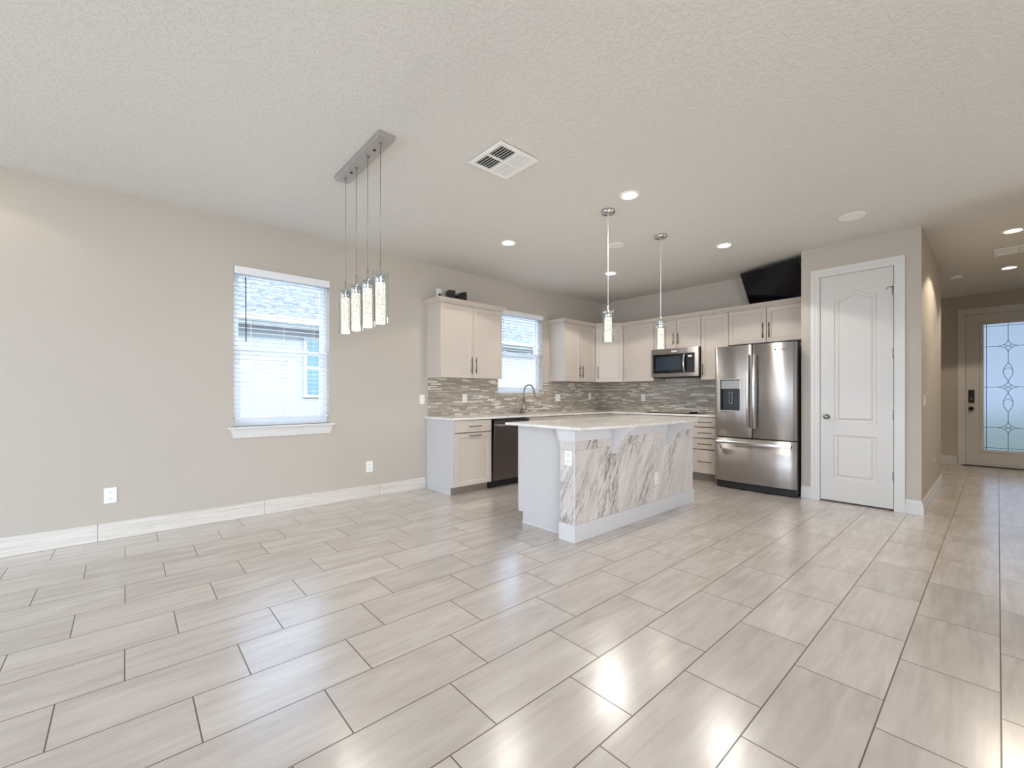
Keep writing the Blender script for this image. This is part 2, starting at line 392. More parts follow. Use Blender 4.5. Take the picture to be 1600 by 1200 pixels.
b = MB(); b.box(-4.9, -2.6, 0, -4.75, 1.0, ZC); b.box(-4.9, 4.8, 0, -4.75, YL, ZC); b.box(-4.9, 1.0, 2.5, -4.75, 4.8, ZC)
struct('wall_rear', b, 'wall')
b = MB()
for y in (1.0, 2.86, 4.72): b.box(-4.86, y, 0, -4.80, y + .08, 2.5)
b.box(-4.86, 1.0, 2.42, -4.80, 4.8, 2.5); b.box(-4.86, 1.0, 0, -4.80, 4.8, .05)
struct('window_3', b, 'vinyl')

struct('sun_blocker', MB().box(-4.9, -8.5, ZC, 9, -2.76, ZC + .2), 'stucco')   # unseen slab added outside the right wall to block the sun
# baseboards
def profile_base(h, t): return [(0, 0), (t, 0), (t, h * .52), (t * .72, h * .60), (t * .72, h * .78), (t * .35, h * .88), (t * .3, h * .97), (0, h)]
struct('baseboard_left', MB().box(-4.75, YL - .012, 0, 2.905, YL, .145, .002, 1), 'basetile')
struct('baseboard_pantry', MB().sweep([(XP, YP1), (XP, 1.452)], profile_base(.14, .018)), 'trim')
struct('baseboard_hall', MB().sweep([(XP, .640), (XP, YP0), (8.211, YP0), (8.211, 2.2)], profile_base(.14, .018)), 'trim')
struct('baseboard_entry', MB().sweep([(XD, 2.2), (XD, .470)], profile_base(.145, .015)), 'trim')
struct('trim_1', MB().box(XD - .02, DY0 - .05, 0, XD + .14, DY1 + .05, .012), 'rubber')   # front door threshold

# casing round an opening in a wall facing -X : path goes up one side, across, down the other
def casing_x(name, x, y0, y1, z1, wd=.088, th=.018):
    b = MB()
    def strip(a, bb):
        n = 5; prof = [(0, .006), (.012, .006), (.018, .011), (wd * .55, .013), (wd * .62, th), (wd * .9, th), (wd, th * .8)]
        for (w0, t0), (w1, t1) in zip(prof, prof[1:]):
            yield w0, w1, max(t0, t1)
    for w0, w1, tt in strip(0, 0):
        b.box(x - tt, y0 - w1, 0, x, y0 - w0, z1 + w1); b.box(x - tt, y1 + w0, 0, x, y1 + w1, z1 + w1)
        b.box(x - tt, y0 - w0, z1 + w0, x, y1 + w0, z1 + w1)
    return struct(name, b, 'trim')
casing_x('trim_2', XP, .726 - .004, 1.363 + .004, 2.562)
casing_x('trim_3', XD, DY0 + .002, DY1 + .003, DZ + .012)
b = MB()   # pantry jamb inside the wall
b.box(XP + .0, .700, 0, XP + .119, .7215, 2.585); b.box(XP, 1.3675, 0, XP + .119, 1.390, 2.585); b.box(XP, .7215, 2.5665, XP + .119, 1.3675, 2.585)
struct('trim_4', b, 'trim')

# pantry door (two raised panels, arched top panel), local frame: x right in view (-Y), y into wall, z up
def arch_panel(y0, y1, z0, z1, rise, n=14):
    pts = [(y0, z0), (y1, z0)]
    L = []
    for i in range(n + 1):
        s = i / n; u = y1 + (y0 - y1) * s
        k = abs(2 * s - 1)                      # 1 at the ends, 0 in the middle
        z = z1 + rise * (.5 + .5 * math.cos(PI * min(1, k / .82)))
        L.append((u, z))
    return pts + L
def offset_poly(poly, d):
    n = len(poly); out = []
    for i in range(n):
        a, p, c = Vector(poly[i - 1]), Vector(poly[i]), Vector(poly[(i + 1) % n])
        e1 = (p - a).normalized(); e2 = (c - p).normalized()
        n1 = Vector((-e1.y, e1.x)); n2 = Vector((-e2.y, e2.x)); q = n1 + n2; q = q / max(q.dot(n1), .3)
        out.append((p.x + q.x * d, p.y + q.y * d))
    return out
def panel_door(name, parent, Wd, H, panels, mkey, th=.035, steps=((0, 0), (.009, .010), (.030, .011), (.052, .001))):
    """slab with moulded panels: the slab face is built with holes, filled by the stepped panel rings"""
    b = MB(); bm = b.b
    outer = [(0, 0), (Wd, 0), (Wd, H), (0, H)]
    vo = [bm.verts.new((x, 0, z)) for x, z in outer]; es = [bm.edges.new((vo[i], vo[(i + 1) % 4])) for i in range(4)]
    for poly in panels:
        rings = []
        for off, dep in steps:
            pp = offset_poly(poly, off) if off else poly
            rings.append([bm.verts.new((x, dep, z)) for x, z in pp])
        n = len(poly)
        es += [bm.edges.new((rings[0][i], rings[0][(i + 1) % n])) for i in range(n)]
        for a, c in zip(rings, rings[1:]):
            for i in range(n): bm.faces.new([a[i], a[(i + 1) % n], c[(i + 1) % n], c[i]])
        bm.faces.new(rings[-1])
    bmesh.ops.triangle_fill(bm, use_beauty=True, use_dissolve=False, edges=es)
    vb = [bm.verts.new((x, th, z)) for x, z in outer]
    bm.faces.new(vb)
    for i in range(4): bm.faces.new([vo[i], vo[(i + 1) % 4], vb[(i + 1) % 4], vb[i]])
    return b.build(name, mkey, parent)
d = struct_empty('door_1', (XP + .004, 1.363, .015), -PI / 2)
dw = 1.363 - .728
panels = [arch_panel(.128, .503, .885, 2.285, .062), [(.122, .247), (.503, .247), (.503, .745), (.122, .745)]]
slab = panel_door('door_panel', d, dw, 2.545, panels, 'doorw')
b = MB(); b.lathe((.062, 0, .948), [(.028, 0), (.028, -.006), (.014, -.010), (.011, -.028), (.020, -.036), (.027, -.048), (.026, -.060), (.016, -.068), (.002, -.070)], 24, 'y')
b.build('door_knob', 'nickel', d, label='satin nickel knob')
for z in (.347, .989, 1.631, 2.286):
    b = MB(); b.tube([(dw + .0005, -.006, z - .047), (dw + .0005, -.006, z + .047)], .0065, 10); b.box(dw - .012, -.0012, z - .045, dw + .010, .001, z + .045)
    b.build('hinge', 'nickel', d)
b = MB(); b.tube([(dw - .0, -.010, 2.33), (dw - .045, -.03, 2.325), (dw - .05, -.034, 2.30)], .004, 8); b.build('door_stop', 'nickel', d)

b = MB()   # front door jamb and stops
for y0, y1 in ((DY1 + .0005, DY1 + .0195), (DY0 - .0195, DY0 - .0005)): b.box(XD + .001, y0, .013, XD + .149, y1, DZ + .0195)
b.box(XD + .001, DY0, DZ + .0015, XD + .149, DY1, DZ + .0195)
b.box(XD + .078, DY1 - .014, .013, XD + .12, DY1 + .0004, DZ + .0014); b.box(XD + .078, DY0 - .0004, .013, XD + .12, DY0 + .014, DZ + .0014); b.box(XD + .078, DY0 + .014, DZ - .014, XD + .12, DY1 - .014, DZ + .0014)
struct('trim_5', b, 'trim')

# front door with leaded glass
d = struct_empty('door_2', (XD + .03, DY1 - .002, .012), -PI / 2)
DW = DY1 - DY0 - .004; g0, g1, gz0, gz1 = .208, .752, .272, 2.385
b = MB(); b.box(0, 0, 0, g0, .045, DZ - .014); b.box(g1, 0, 0, DW, .045, DZ - .014); b.box(g0, 0, 0, g1, .045, gz0); b.box(g0, 0, gz1, g1, .045, DZ - .014)
b.build('door_panel', 'doorw', d)
b = MB()
for a in ((g0 - .045, gz0 - .04, g0 + .002, gz1 + .04), (g1 - .002, gz0 - .04, g1 + .045, gz1 + .04), (g0 + .002, gz0 - .04, g1 - .002, gz0 + .002), (g0 + .002, gz1 - .002, g1 - .002, gz1 + .04)):
    b.box(a[0], -.012, a[1], a[2], 0, a[3], .004, 1)
b.build('glass_frame', 'doorw', d)
MB().box(g0, .018, gz0, g1, .026, gz1).build('door_glass', 'texglass', d)
b = MB(); gc = .482; r = .0034; Y = .013
def came(pts, rr=r): b.tube([(x, Y, z) for x, z in pts], rr, 6)
came([(g0 + .034, gz0), (g0 + .034, gz1)]); came([(g1 - .034, gz0), (g1 - .034, gz1)]); came([(g0, gz0 + .04), (g1, gz0 + .04)]); came([(g0, gz1 - .04), (g1, gz1 - .04)])
ZD = (.655, 1.327, 2.005); HW, HH = .125, .105
prevtop = gz0
for zc in ZD:
    for sx in (-1, 1):
        for sz in (-1, 1):
            L = []
            for i in range(9):
                a = i / 8 * PI / 2; L.append((gc + sx * HW * (1 - math.sin(a)), zc + sz * HH * (1 - math.cos(a))))
            came(L)
        came([(gc + sx * HW, zc), (g1 if sx > 0 else g0, zc)])
    s = .045
    came([(gc - s, zc - s * .55), (gc + s, zc + s * .55)]); came([(gc - s, zc + s * .55), (gc + s, zc - s * .55)])
for z0, z1 in ((gz0, ZD[0] - HH), (ZD[0] + HH, .909), (ZD[2] + HH, gz1), (1.729, ZD[2] - HH)): came([(gc, z0), (gc, z1)])
for z0, z1 in ((.909, ZD[1] - HH), (ZD[1] + HH, 1.729)):
    for sx in (-1, 1): came([(gc + sx * .053 * math.sin(PI * i / 12), z0 + (z1 - z0) * i / 12) for i in range(13)])
    zm = (z0 + z1) / 2; came([(gc - .05, zm + .03), (gc, zm + .07), (gc + .05, zm + .03)])
b.build('leaded_pattern', 'lead', d)
b = MB(); b.box(.032, -.022, 1.063, .104, 0, 1.285, .008); b.build('keypad_lock', 'dark', d, label='black keypad deadbolt')
b = MB(); b.lathe((.068, -.022, 1.13), [(.024, 0), (.024, -.012), (.010, -.016), (.001, -.017)], 20, 'y'); b.build('thumb_turn', 'nickel', d)
b = MB(); b.lathe((.066, 0, .965), [(.033, 0), (.033, -.006), (.014, -.012), (.012, -.035), (.028, -.045), (.028, -.062), (.002, -.068)], 24, 'y'); b.build('door_knob', 'dark', d, label='dark bronze knob')

# windows: single hung, seen from inside; local frame x right (+X), y outwards, z up
def window(idx, W, blind_top_label, lab):
    x0, x1, z0, z1 = W; w_ = x1 - x0; h_ = z1 - z0
    d = struct_empty('window_%d' % idx, (x0, YL, z0))
    ya, yb = .085, .150; fr = .038
    b = MB(); b.box(0, ya, 0, fr, yb, h_); b.box(w_ - fr, ya, 0, w_, yb, h_); b.box(fr, ya, 0, w_ - fr, yb, fr); b.box(fr, ya, h_ - fr, w_ - fr, yb, h_)
    b.build('window_frame', 'vinyl', d)
    mz = h_ * .487
    b = MB(); s = .034; b.box(fr, .092, fr, fr + s, .118, mz + .02); b.box(w_ - fr - s, .092, fr, w_ - fr, .118, mz + .02); b.box(fr + s, .092, fr, w_ - fr - s, .118, fr + s); b.box(fr + s, .092, mz - .022, w_ - fr - s, .118, mz + .02)
    sash = b.build('lower_sash', 'vinyl', d)
    MB().box(fr + s, .103, fr + s, w_ - fr - s, .107, mz - .022).build('pane', 'pane', sash)
    b = MB(); s = .022; b.box(fr, .120, mz - .01, fr + s, .145, h_ - fr); b.box(w_ - fr - s, .120, mz - .01, w_ - fr, .145, h_ - fr); b.box(fr + s, .120, h_ - fr - s, w_ - fr - s, .145, h_ - fr); b.box(fr + s, .120, mz - .01, w_ - fr - s, .145, mz + .025)
    sash = b.build('upper_sash', 'vinyl', d)
    MB().box(fr + s, .130, mz + .025, w_ - fr - s, .134, h_ - fr - s).build('pane', 'pane', sash)
    for xx in (.22, w_ - .22):
        MB().box(xx - .025, .084, mz + .0205, xx + .025, .110, mz + .034, .003).build('sash_lock', 'vinyl', d)
    # blind
    t_ = thing('window_blind', lab, 'blind', (x0, YL, z0))
    MB().box(.004, -.022, h_ - .072, w_ - .004, .048, h_ - .001, .004).build('valance', 'slat', t_)
    b = MB(); n = int((h_ - .17) / .0447)
    for i in range(n):
        z = h_ - .100 - i * .0447; a = .0025
        b.prism([(.006, z - .0015), (.030, z + .001), (.056, z - .0015), (.056, z + .0012), (.030, z + .0038), (.006, z + .0012)], 'x', .010, w_ - .010)
    b.build('slats', 'slat', t_)
    zb = h_ - .100 - n * .0447
    MB().box(.010, .004, zb - .010, w_ - .010, .058, zb + .008, .003).build('bottom_rail', 'slat', t_)
    for xx in (.155, w_ * .5, w_ - .155):
        b = MB()
        for yy in (.004, .058): b.tube([(xx, yy, zb), (xx, yy, h_ - .07)], .0011, 5)
        b.build('ladder_cord', 'slat', t_)
    return d, t_
d1, b1 = window(1, W1, '', 'white slat blind with a dark wand in the window beside the hanging lights')
b = MB(); b.tube([(.100, -.012, 1.475), (.103, -.014, .835)], .0048, 8); b.build('tilt_wand', 'wand', b1, label='dark tilt wand')
d2, b2 = window(2, W2, '', 'white slat blind in the window above the kitchen faucet')
b = MB(); b.tube([(.10, -.012, 1.15), (.10, -.012, .55)], .004, 8); b.build('tilt_wand', 'slat', b2)
# interior stool and apron of window 1
b = MB(); b.box(-.048, -.040, -.022, W1[1] - W1[0] + .048, .085, 0, .004); b.build('window_sill', 'trim', d1)
b = MB(); b.prism([(-.030, -.022), (W1[1] - W1[0] + .030, -.022), (W1[1] - W1[0] + .004, -.112), (-.004, -.112)], 'y', -.018, 0, .002); b.build('apron', 'trim', d1)
b = MB(); b.box(-.012, -.018, -.016, W2[1] - W2[0] + .012, .085, .004, .003); b.build('window_sill', 'trim', d2)

# ------------------------------------------------------------------ ceiling fixtures
def recessed(x, y, label, power=50, color=(1, .95, .88), r=.074):
    t_ = thing('recessed_light', label, 'ceiling light', (x, y, ZC), 0, 'recessed ceiling lights')
    MB().lathe((0, 0, 0), [(r * 1.0, -.0005), (r * 1.22, -.0005), (r * 1.22, -.004), (r * 1.12, -.008), (r * 1.0, -.006)], 36).build('trim_ring', 'plate', t_)
    MB().lathe((0, 0, -.0005), [(r, 0), (r * .98, -.004), (r * .6, -.009), (.002, -.011)], 32).build('lens', 'lens', t_)
    l = lamp('recessed_lamp', 'SPOT', (x, y, ZC - .02), power, color, (0, 0, -1), spot_size=math.radians(124), spot_blend=.12, shadow_soft_size=.075)
    return t_
recessed(3.205, 2.09, 'lit recessed light in the ceiling above the island end nearest the dining area')
recessed(3.200, 3.648, 'lit recessed light in the ceiling over the left cabinet run', 30)
recessed(5.090, 2.076, 'lit recessed light in the ceiling in front of the refrigerator')
recessed(5.072, 3.612, 'lit recessed light in the ceiling near the kitchen corner cabinet')
recessed(6.862, -.105, 'lit recessed light at the near end of the hallway ceiling, before the vent', 72, (1, .88, .72))
recessed(8.823, -.101, 'lit recessed light in the hallway ceiling beyond the vent', 72, (1, .88, .72))
recessed(-.82, 4.50, 'recessed light close to the left wall at the near end of the room', 5, (1, .90, .78))

def speaker(x, y, r, label, m='grey'):
    t_ = thing('ceiling_speaker', label, 'speaker', (x, y, ZC))
    MB().lathe((0, 0, 0), [(r * .86, -.0005), (r, -.0005), (r, -.005), (r * .93, -.009), (r * .86, -.006)], 40).build('rim', 'plate', t_)
    MB().lathe((0, 0, 0), [(r * .86, -.0005), (r * .86, -.004), (.002, -.0055)], 40).build('grille', m, t_)
speaker(5.165, .925, .108, 'round ceiling speaker with grey grille in front of the pantry door')
speaker(4.165, 2.888, .085, 'plain white round cover on the ceiling behind the island pendants', 'plate')
t_ = thing('smoke_detector', 'small round white smoke detector on the hallway ceiling by the wall end', 'smoke detector', (8.9, .40, ZC))
MB().lathe((0, 0, 0), [(.065, -.0005), (.065, -.012), (.058, -.030), (.030, -.038), (.002, -.038)], 32).build('housing', 'plate', t_)
MB().lathe((0, 0, -.0385), [(.022, 0), (.020, -.004), (.002, -.005)], 24).build('test_button', 'grey', t_)

def vent4(x0, y0, S, label, swirl=True):
    t_ = thing('ceiling_vent', label, 'vent', (x0, y0, ZC))
    MB().box(.02, .02, -.003, S - .02, S - .02, -.0005).build('backing', 'ventdark', t_)
    b = MB(); f = .034; zt, zb = -.0035, -.013
    b.box(0, 0, zb, S, f, zt, .002, 1); b.box(0, S - f, zb, S, S, zt, .002, 1); b.box(0, f, zb, f, S - f, zt, .002, 1); b.box(S - f, f, zb, S, S - f, zt, .002, 1)
    c = S / 2; k = .008
    b.box(f, c - k, zb, S - f, c + k, zt); b.box(c - k, f, zb, c + k, c - k, zt); b.box(c - k, c + k, zb, c + k, S - f, zt)
    b.build('frame', 'plate', t_)
    cells = [(f, f, 0), (c + k, f, 0), (f, c + k, 0), (c + k, c + k, 0)]
    cw = c - k - f
    for cx_, cy_, ori in cells:
        b = MB()
        for i in range(6):
            p = (i + .5) / 6 * cw; q = .0052; sg = 1 if (cx_ < c) else -1
            if ori: pl = [(cy_ + p - q, zb + .0085), (cy_ + p - q + .002, zb + .0085), (cy_ + p + q, zb), (cy_ + p + q - .002, zb)]
            else: pl = [(cx_ + p - q, zb + .0095), (cx_ + p - q + .0035, zb + .0095), (cx_ + p + q, zb), (cx_ + p + q - .0035, zb)]
            if ori: b.prism(pl, 'x', cx_, cx_ + cw)
            else:
                if sg > 0: pl = [(2 * cx_ + cw - u, v_) for u, v_ in pl][::-1]
                b.prism(pl, 'y', cy_, cy_ + cw)
        b.build('louvre_set', 'plate', t_)
    return t_
vent4(1.868, 2.208, .362, 'square white four way ceiling vent with dark louvre gaps near the linear light bar')
def vent_flat():
    t_ = thing('ceiling_vent', 'white ceiling vent between the two hallway recessed lights', 'vent', (7.57, -.36, ZC))
    MB().box(.02, .02, -.003, .36, .37, -.0005).build('backing', 'grey', t_)
    b = MB(); f = .03
    b.box(0, 0, -.012, .38, f, -.0035); b.box(0, .39 - f, -.012, .38, .39, -.0035); b.box(0, f, -.012, f, .39 - f, -.0035); b.box(.38 - f, f, -.012, .38, .39 - f, -.0035); b.box(f, .185, -.012, .38 - f, .205, -.0035)
    b.build('frame', 'plate', t_)
    b = MB()
    for i in range(11):
        p = f + .012 + i * .03; b.prism([(p - .011, -.005), (p - .0095, -.005), (p + .011, -.010), (p + .0095, -.010)], 'y', f, .185); b.prism([(p - .011, -.005), (p - .0095, -.005), (p + .011, -.010), (p + .0095, -.010)], 'y', .205, .39 - f)
    b.build('louvre_set', 'plate', t_)
vent_flat()

# pendants
def pendant_body(t_, ztop, zbot, rg=.053, rc=.033):
    H = ztop - zbot
    b = MB(); rgin = rg - .003
    b.lathe((0, 0, 0), [(rg, ztop), (rg, zbot), (rgin, zbot), (rgin, ztop), (rg, ztop)], 32, caps=False); b.build('glass_cylinder', 'cylglass', t_)
    b = MB(); b.lathe((0, 0, 0), [(.006, ztop + .055), (.008, ztop + .0), (.014, ztop - .012), (rc, ztop - .022), (rc, ztop - .075), (rc * .9, ztop - .078)], 24)
    for k in range(3):
        a = 2 * PI * k / 3 + .4; b.tube([(rc * .6 * math.cos(a), rc * .6 * math.sin(a), ztop - .03), (rg * .985 * math.cos(a), rg * .985 * math.sin(a), ztop - .03)], .004, 8)
    b.build('socket_cap', 'chrome', t_)
    b = MB(); b.lathe((0, 0, 0), [(rc * .9, ztop - .080), (rc * .97, ztop - .085), (rc * .97, zbot + .006), (rc * .9, zbot + .001)], 28); b.build('bubble_crystal', 'crystal', t_)
t_ = thing('linear_chandelier', 'linear chandelier, four glass cylinder lights hanging from a flat metal ceiling bar', 'chandelier', (1.265, 3.04, ZC))
b = MB(); b.box(-.056, -.402, -.034, .056, .390, -.0005, .003); bar = b.build('canopy_bar', 'dchrome', t_)
for y in (-.212, .190): MB().lathe((0, y, -.034), [(.010, 0), (.010, -.004), (.003, -.008)], 16).build('canopy_screw', 'dark', bar)
for i, y in enumerate((2.733, 2.937, 3.141, 3.346)):
    s_ = bpy.data.objects.new('hanging_light', None); s_.empty_display_size = .05; COL.objects.link(s_); s_.parent = t_; s_.location = (0, y - 3.04, 0)
    b = MB(); b.lathe((0, 0, -.034), [(.011, 0), (.009, -.010), (.003, -.014)], 16); b.tube([(0, 0, -.04), (0, 0, 2.035 - ZC + .05)], .0016, 6); b.build('cable', 'nickel', s_)
    pendant_body(s_, 2.035 - ZC, 1.684 - ZC)
for nm, x, lab in (('pendant_light', 3.328, 'clear glass cylinder pendant over the near end of the island'), ('pendant_light', 4.268, 'clear glass cylinder pendant over the far end of the island')):
    t_ = thing(nm, lab, 'pendant light', (x, 2.398, ZC), 0, 'pendants over the island')
    MB().lathe((0, 0, 0), [(.066, -.0005), (.066, -.022), (.060, -.027), (.002, -.028)], 36).build('canopy', 'chrome', t_)
    MB().tube([(0, 0, -.028), (0, 0, 2.003 - ZC + .05)], .0042, 8).build('cord', 'plate', t_)
    pendant_body(t_, 2.003 - ZC, 1.705 - ZC, .054, .034)
# glow of the pendants' bulbs
for x, y, z in ((3.328, 2.398, 1.62), (4.268, 2.398, 1.62)): lamp('pendant_lamp', 'POINT', (x, y, z), 3, (1, .93, .84), shadow_soft_size=.12)
for y in (2.733, 2.937, 3.141, 3.346): lamp('chandelier_lamp', 'POINT', (1.265, y, 1.63), 2.2, (1, .93, .84), shadow_soft_size=.035)

# ------------------------------------------------------------------ cabinets
def shaker(name, parent, x0, x1, z0, z1, y=0, th=.019, rail=.057, m='cab', flat=False):
    """door / drawer front: local x right, front toward -y at y - th"""
    b = MB()
    if flat: b.box(x0, y - th, z0, x1, y, z1, .0018, 1)
    else:
        bm = b.b
        def ring(i, yy): return [bm.verts.new(p) for p in ((x0 + i, yy, z0 + i), (x1 - i, yy, z0 + i), (x1 - i, yy, z1 - i), (x0 + i, yy, z1 - i))]
        rs = [ring(0, y), ring(0, y - th + .0015), ring(.0015, y - th), ring(rail - .003, y - th), ring(rail, y - th + .003), ring(rail, y - th + .009), ring(rail + .003, y - th + .011)]
        bm.faces.new(rs[0][::-1]); bm.faces.new(rs[-1])
        for a, c in zip(rs, rs[1:]):
            for k in range(4): bm.faces.new([a[k], a[(k + 1) % 4], c[(k + 1) % 4], c[k]])
    return b.build(name, m, parent)
def pull(parent, x, z, y, length=.20, vert=True, m='pull'):
    """bar pull: bar centre x,z; y of the door face"""
    b = MB(); s = length / 2; off = .030; leg = s * .62
    if vert:
        b.tube([(x, y - off, z - s), (x, y - off, z + s)], .0058, 10)
        for q in (-leg, leg): b.tube([(x, y, z + q), (x, y - off, z + q)], .0045, 8)
    else:
        b.tube([(x - s, y - off, z), (x + s, y - off, z)], .0058, 10)
        for q in (-leg, leg): b.tube([(x + q, y, z), (x + q, y - off, z)], .0045, 8)
    return b.build('handle', m, parent)
def carcass(parent, w_, d_, z0, z1, toe=0, m='cab', open_back=False):
    """closed box; the gap shade painted behind the doors is its own sheet"""
    b = MB(); b.box(0, 0, z0, w_, d_, z1, .001, 1)
    return b.build('cabinet_body', m, parent)
G = .0030
def upper(name, label, loc, rz, w_, z0, z1, d_, ndoors, handle, group='wall cabinets', crown=None):
    t_ = thing(name, label, 'cabinet', (loc[0], loc[1], 0), rz, group)
    b = MB(); b.box(.001, 0, z0, w_ - .001, d_, z1, .001, 1); b.build('cabinet_body', 'cab', t_)
    MB().box(.004, -.0012, z0 + .004, w_ - .004, -.0001, z1 - .004).build('front_frame', 'gapshade', t_)  # dark sheet that paints the shade between the doors
    dw_ = w_ / ndoors
    for i in range(ndoors):
        a, c = i * dw_ + G, (i + 1) * dw_ - G
        dr = shaker('door', t_, a, c, z0 + .002, z1 - .006, -.0013)
        if handle:
            side = handle[i]; hx = (c - .034) if side == 'r' else (a + .034)
            hl = handle[-1]
            pull(dr, hx, z0 + .06 + hl / 2, -.0203, hl)
    return t_
ZU0, ZU1 = 1.432, 2.374
CR = [(0, ZU1 + .0005), (.012, ZU1 + .0005), (.014, ZU1 + .014), (.030, ZU1 + .022), (.046, ZU1 + .046), (.056, ZU1 + .050), (.056, ZU1 + .060), (0, ZU1 + .060)]
# left wall cabinet with its own crown
u1 = upper('wall_cabinet', 'two door greige wall cabinet left of the sink window with black items on top', (2.925, 4.638), 0, 1.010, ZU0, ZU1, YL - 4.638 - .001, 2, ['r', 'l', .21])
b = MB(); b.sweep([(.0, YL - 4.638 - .002), (.0, -.004), (1.010, -.004), (1.010, YL - 4.638 - .002)], CR); b.box(.0005, -.003, ZU1 + .0005, 1.0095, .300, ZU1 + .055)
b.build('crown_molding', 'cab', u1)
upper('wall_cabinet', 'two door wall cabinet right of the sink window with a bright blue lit side', (5.243, 4.638), 0, .800, ZU0, ZU1, YL - 4.638 - .001, 2, ['r', 'l', .20])
# diagonal corner cabinet
c0 = Vector((6.052, 4.634)); c1 = Vector((6.340, 4.250)); dd = (c1 - c0); wdg = dd.length; ang = math.atan2(dd.y, dd.x)
t_ = thing('corner_wall_cabinet', 'single door wall cabinet set diagonally across the kitchen corner', 'cabinet', (c0.x, c0.y, 0), ang, 'wall cabinets')
inv = (Matrix.Translation((c0.x, c0.y, 0)) @ Matrix.Rotation(ang, 4, 'Z')).inverted()
b = MB(inv); b.prism([(6.052, 4.634), (6.340, 4.250), (XB - .001, 4.250), (XB - .001, YL - .001), (6.052, YL - .001)], 'z', ZU0, ZU1); b.build('cabinet_body', 'cab', t_)
MB().box(.02, -.0012, ZU0 + .004, wdg - .02, -.0001, ZU1 - .004).build('front_frame', 'gapshade', t_)  # gap shade painted as a dark sheet behind the door
dr = shaker('door', t_, .016, wdg - .016, ZU0 + .002, ZU1 - .006, -.0013); pull(dr, .052, ZU0 + .16, -.0203, .20)
UX = 6.342
def back_upper(label, y1, y0, z0, nd, handle, nm='wall_cabinet'):
    return upper(nm, label, (UX, y1), -PI / 2, y1 - y0, z0, ZU1, XB - UX - .001, nd, handle)
back_upper('single door wall cabinet between the corner cabinet and the microwave', 4.240, 3.676, ZU0, 1, None)
back_upper('short two door wall cabinet directly above the microwave', 3.674, 2.913, 1.926, 2, ['r', 'l', .17])
back_upper('narrow single door wall cabinet between microwave and refrigerator', 2.911, 2.522, ZU0, 1, ['l', .17])
back_upper('wide two door wall cabinet above the refrigerator, under the television', 2.520, YP1 + .003, 1.906, 2, ['r', 'l', .20])
o = MB()
o.sweep([(5.243, YL - .002), (5.243, 4.634), (6.050, 4.634), (6.336, 4.250), (6.338, YP1 + .002)], CR)
o.prism([(5.244, YL - .002), (5.244, 4.635), (6.050, 4.635), (6.338, 4.250), (6.338, YP1 + .002), (6.60, YP1 + .002), (6.60, YL - .002)], 'z', ZU1 + .0008, ZU1 + .052)
tag(o.build('crown_molding', 'cab'), 'greige crown molding running along the top of the corner and back wall cabinets', 'molding')

# base cabinets
ZB0, ZB1 = .100, .905
BY = 4.334
def base(label, loc, rz, w_, spec, depth, side_left=False, group='base cabinets', m='cab', nm='base_cabinet'):
    """spec: list of (kind, z0, z1, handle) fronts across the full width"""
    t_ = thing(nm, label, 'cabinet', (loc[0], loc[1], 0), rz, group)
    MB().box(.001, 0, ZB0, w_ - .001, depth, ZB1, .001, 1).build('cabinet_body', m, t_)
    MB().box(.004, -.0012, ZB0 + .004, w_ - .004, -.0001, ZB1 - .004).build('front_frame', 'gapshade', t_)  # dark sheet added so gaps round the fronts look shaded
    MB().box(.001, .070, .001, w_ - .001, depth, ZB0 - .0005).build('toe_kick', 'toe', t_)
    for kind, x0, x1, z0, z1, hz in spec:
        dr = shaker('drawer' if kind == 'w' else 'door', t_, x0 + G, x1 - G, z0, z1, -.0013, m=m, flat=(kind == 'w'), rail=.055)
        if hz == 'h': pull(dr, (x0 + x1) / 2, (z0 + z1) / 2, -.0203, min(.19, (x1 - x0) * .5), False)
        elif hz == 'ht': pull(dr, (x0 + x1) / 2, z1 - .032, -.0203, min(.19, (x1 - x0) * .5), False)
        elif hz in ('l', 'r'): pull(dr, x0 + .035 if hz == 'l' else x1 - .035, z1 - .15, -.0203, .18)
    return t_
t_ = base('greige base cabinet with one drawer over one door, at the left end of the counter', (2.940, BY), 0, .556,
     [('w', 0, .556, .752, .898, 'h'), ('d', 0, .556, .103, .742, 'ht')], YL - BY - .001)
b = MB(); b.prism([(-.020, ZB1), (-.020, 0.001), (-.020, 0.001), (-.020, ZB1)], 'x', 0, 0) if False else None
b = MB(); b.prism([(BY - BY - .002, ZB1), (-.002, ZB0 - .004), (.068, ZB0 - .004), (.068, .001), (YL - BY - .001, .001), (YL - BY - .001, ZB1)], 'x', -.018, -.0005)
b.build('side_panel', 'islc', t_, label='pale side panel')
b = MB(); b.box(-.024, .066, .001, -.0185, YL - BY - .014, .014); b.build('shoe_molding', 'trim', t_)
base('sink base cabinet with false front, hidden mostly by the island, right of the dishwasher', (4.126, BY), 0, .966,
     [('w', 0, .966, .752, .898, None), ('d', 0, .483, .103, .742, 'r'), ('d', .483, .966, .103, .742, 'l')], YL - BY - .001)
base('base cabinet behind the island, between the sink base and the corner', (5.094, BY), 0, .650,
     [('w', 0, .650, .752, .898, None), ('d', 0, .325, .103, .742, 'r'), ('d', .325, .650, .103, .742, 'l')], YL - BY - .001)
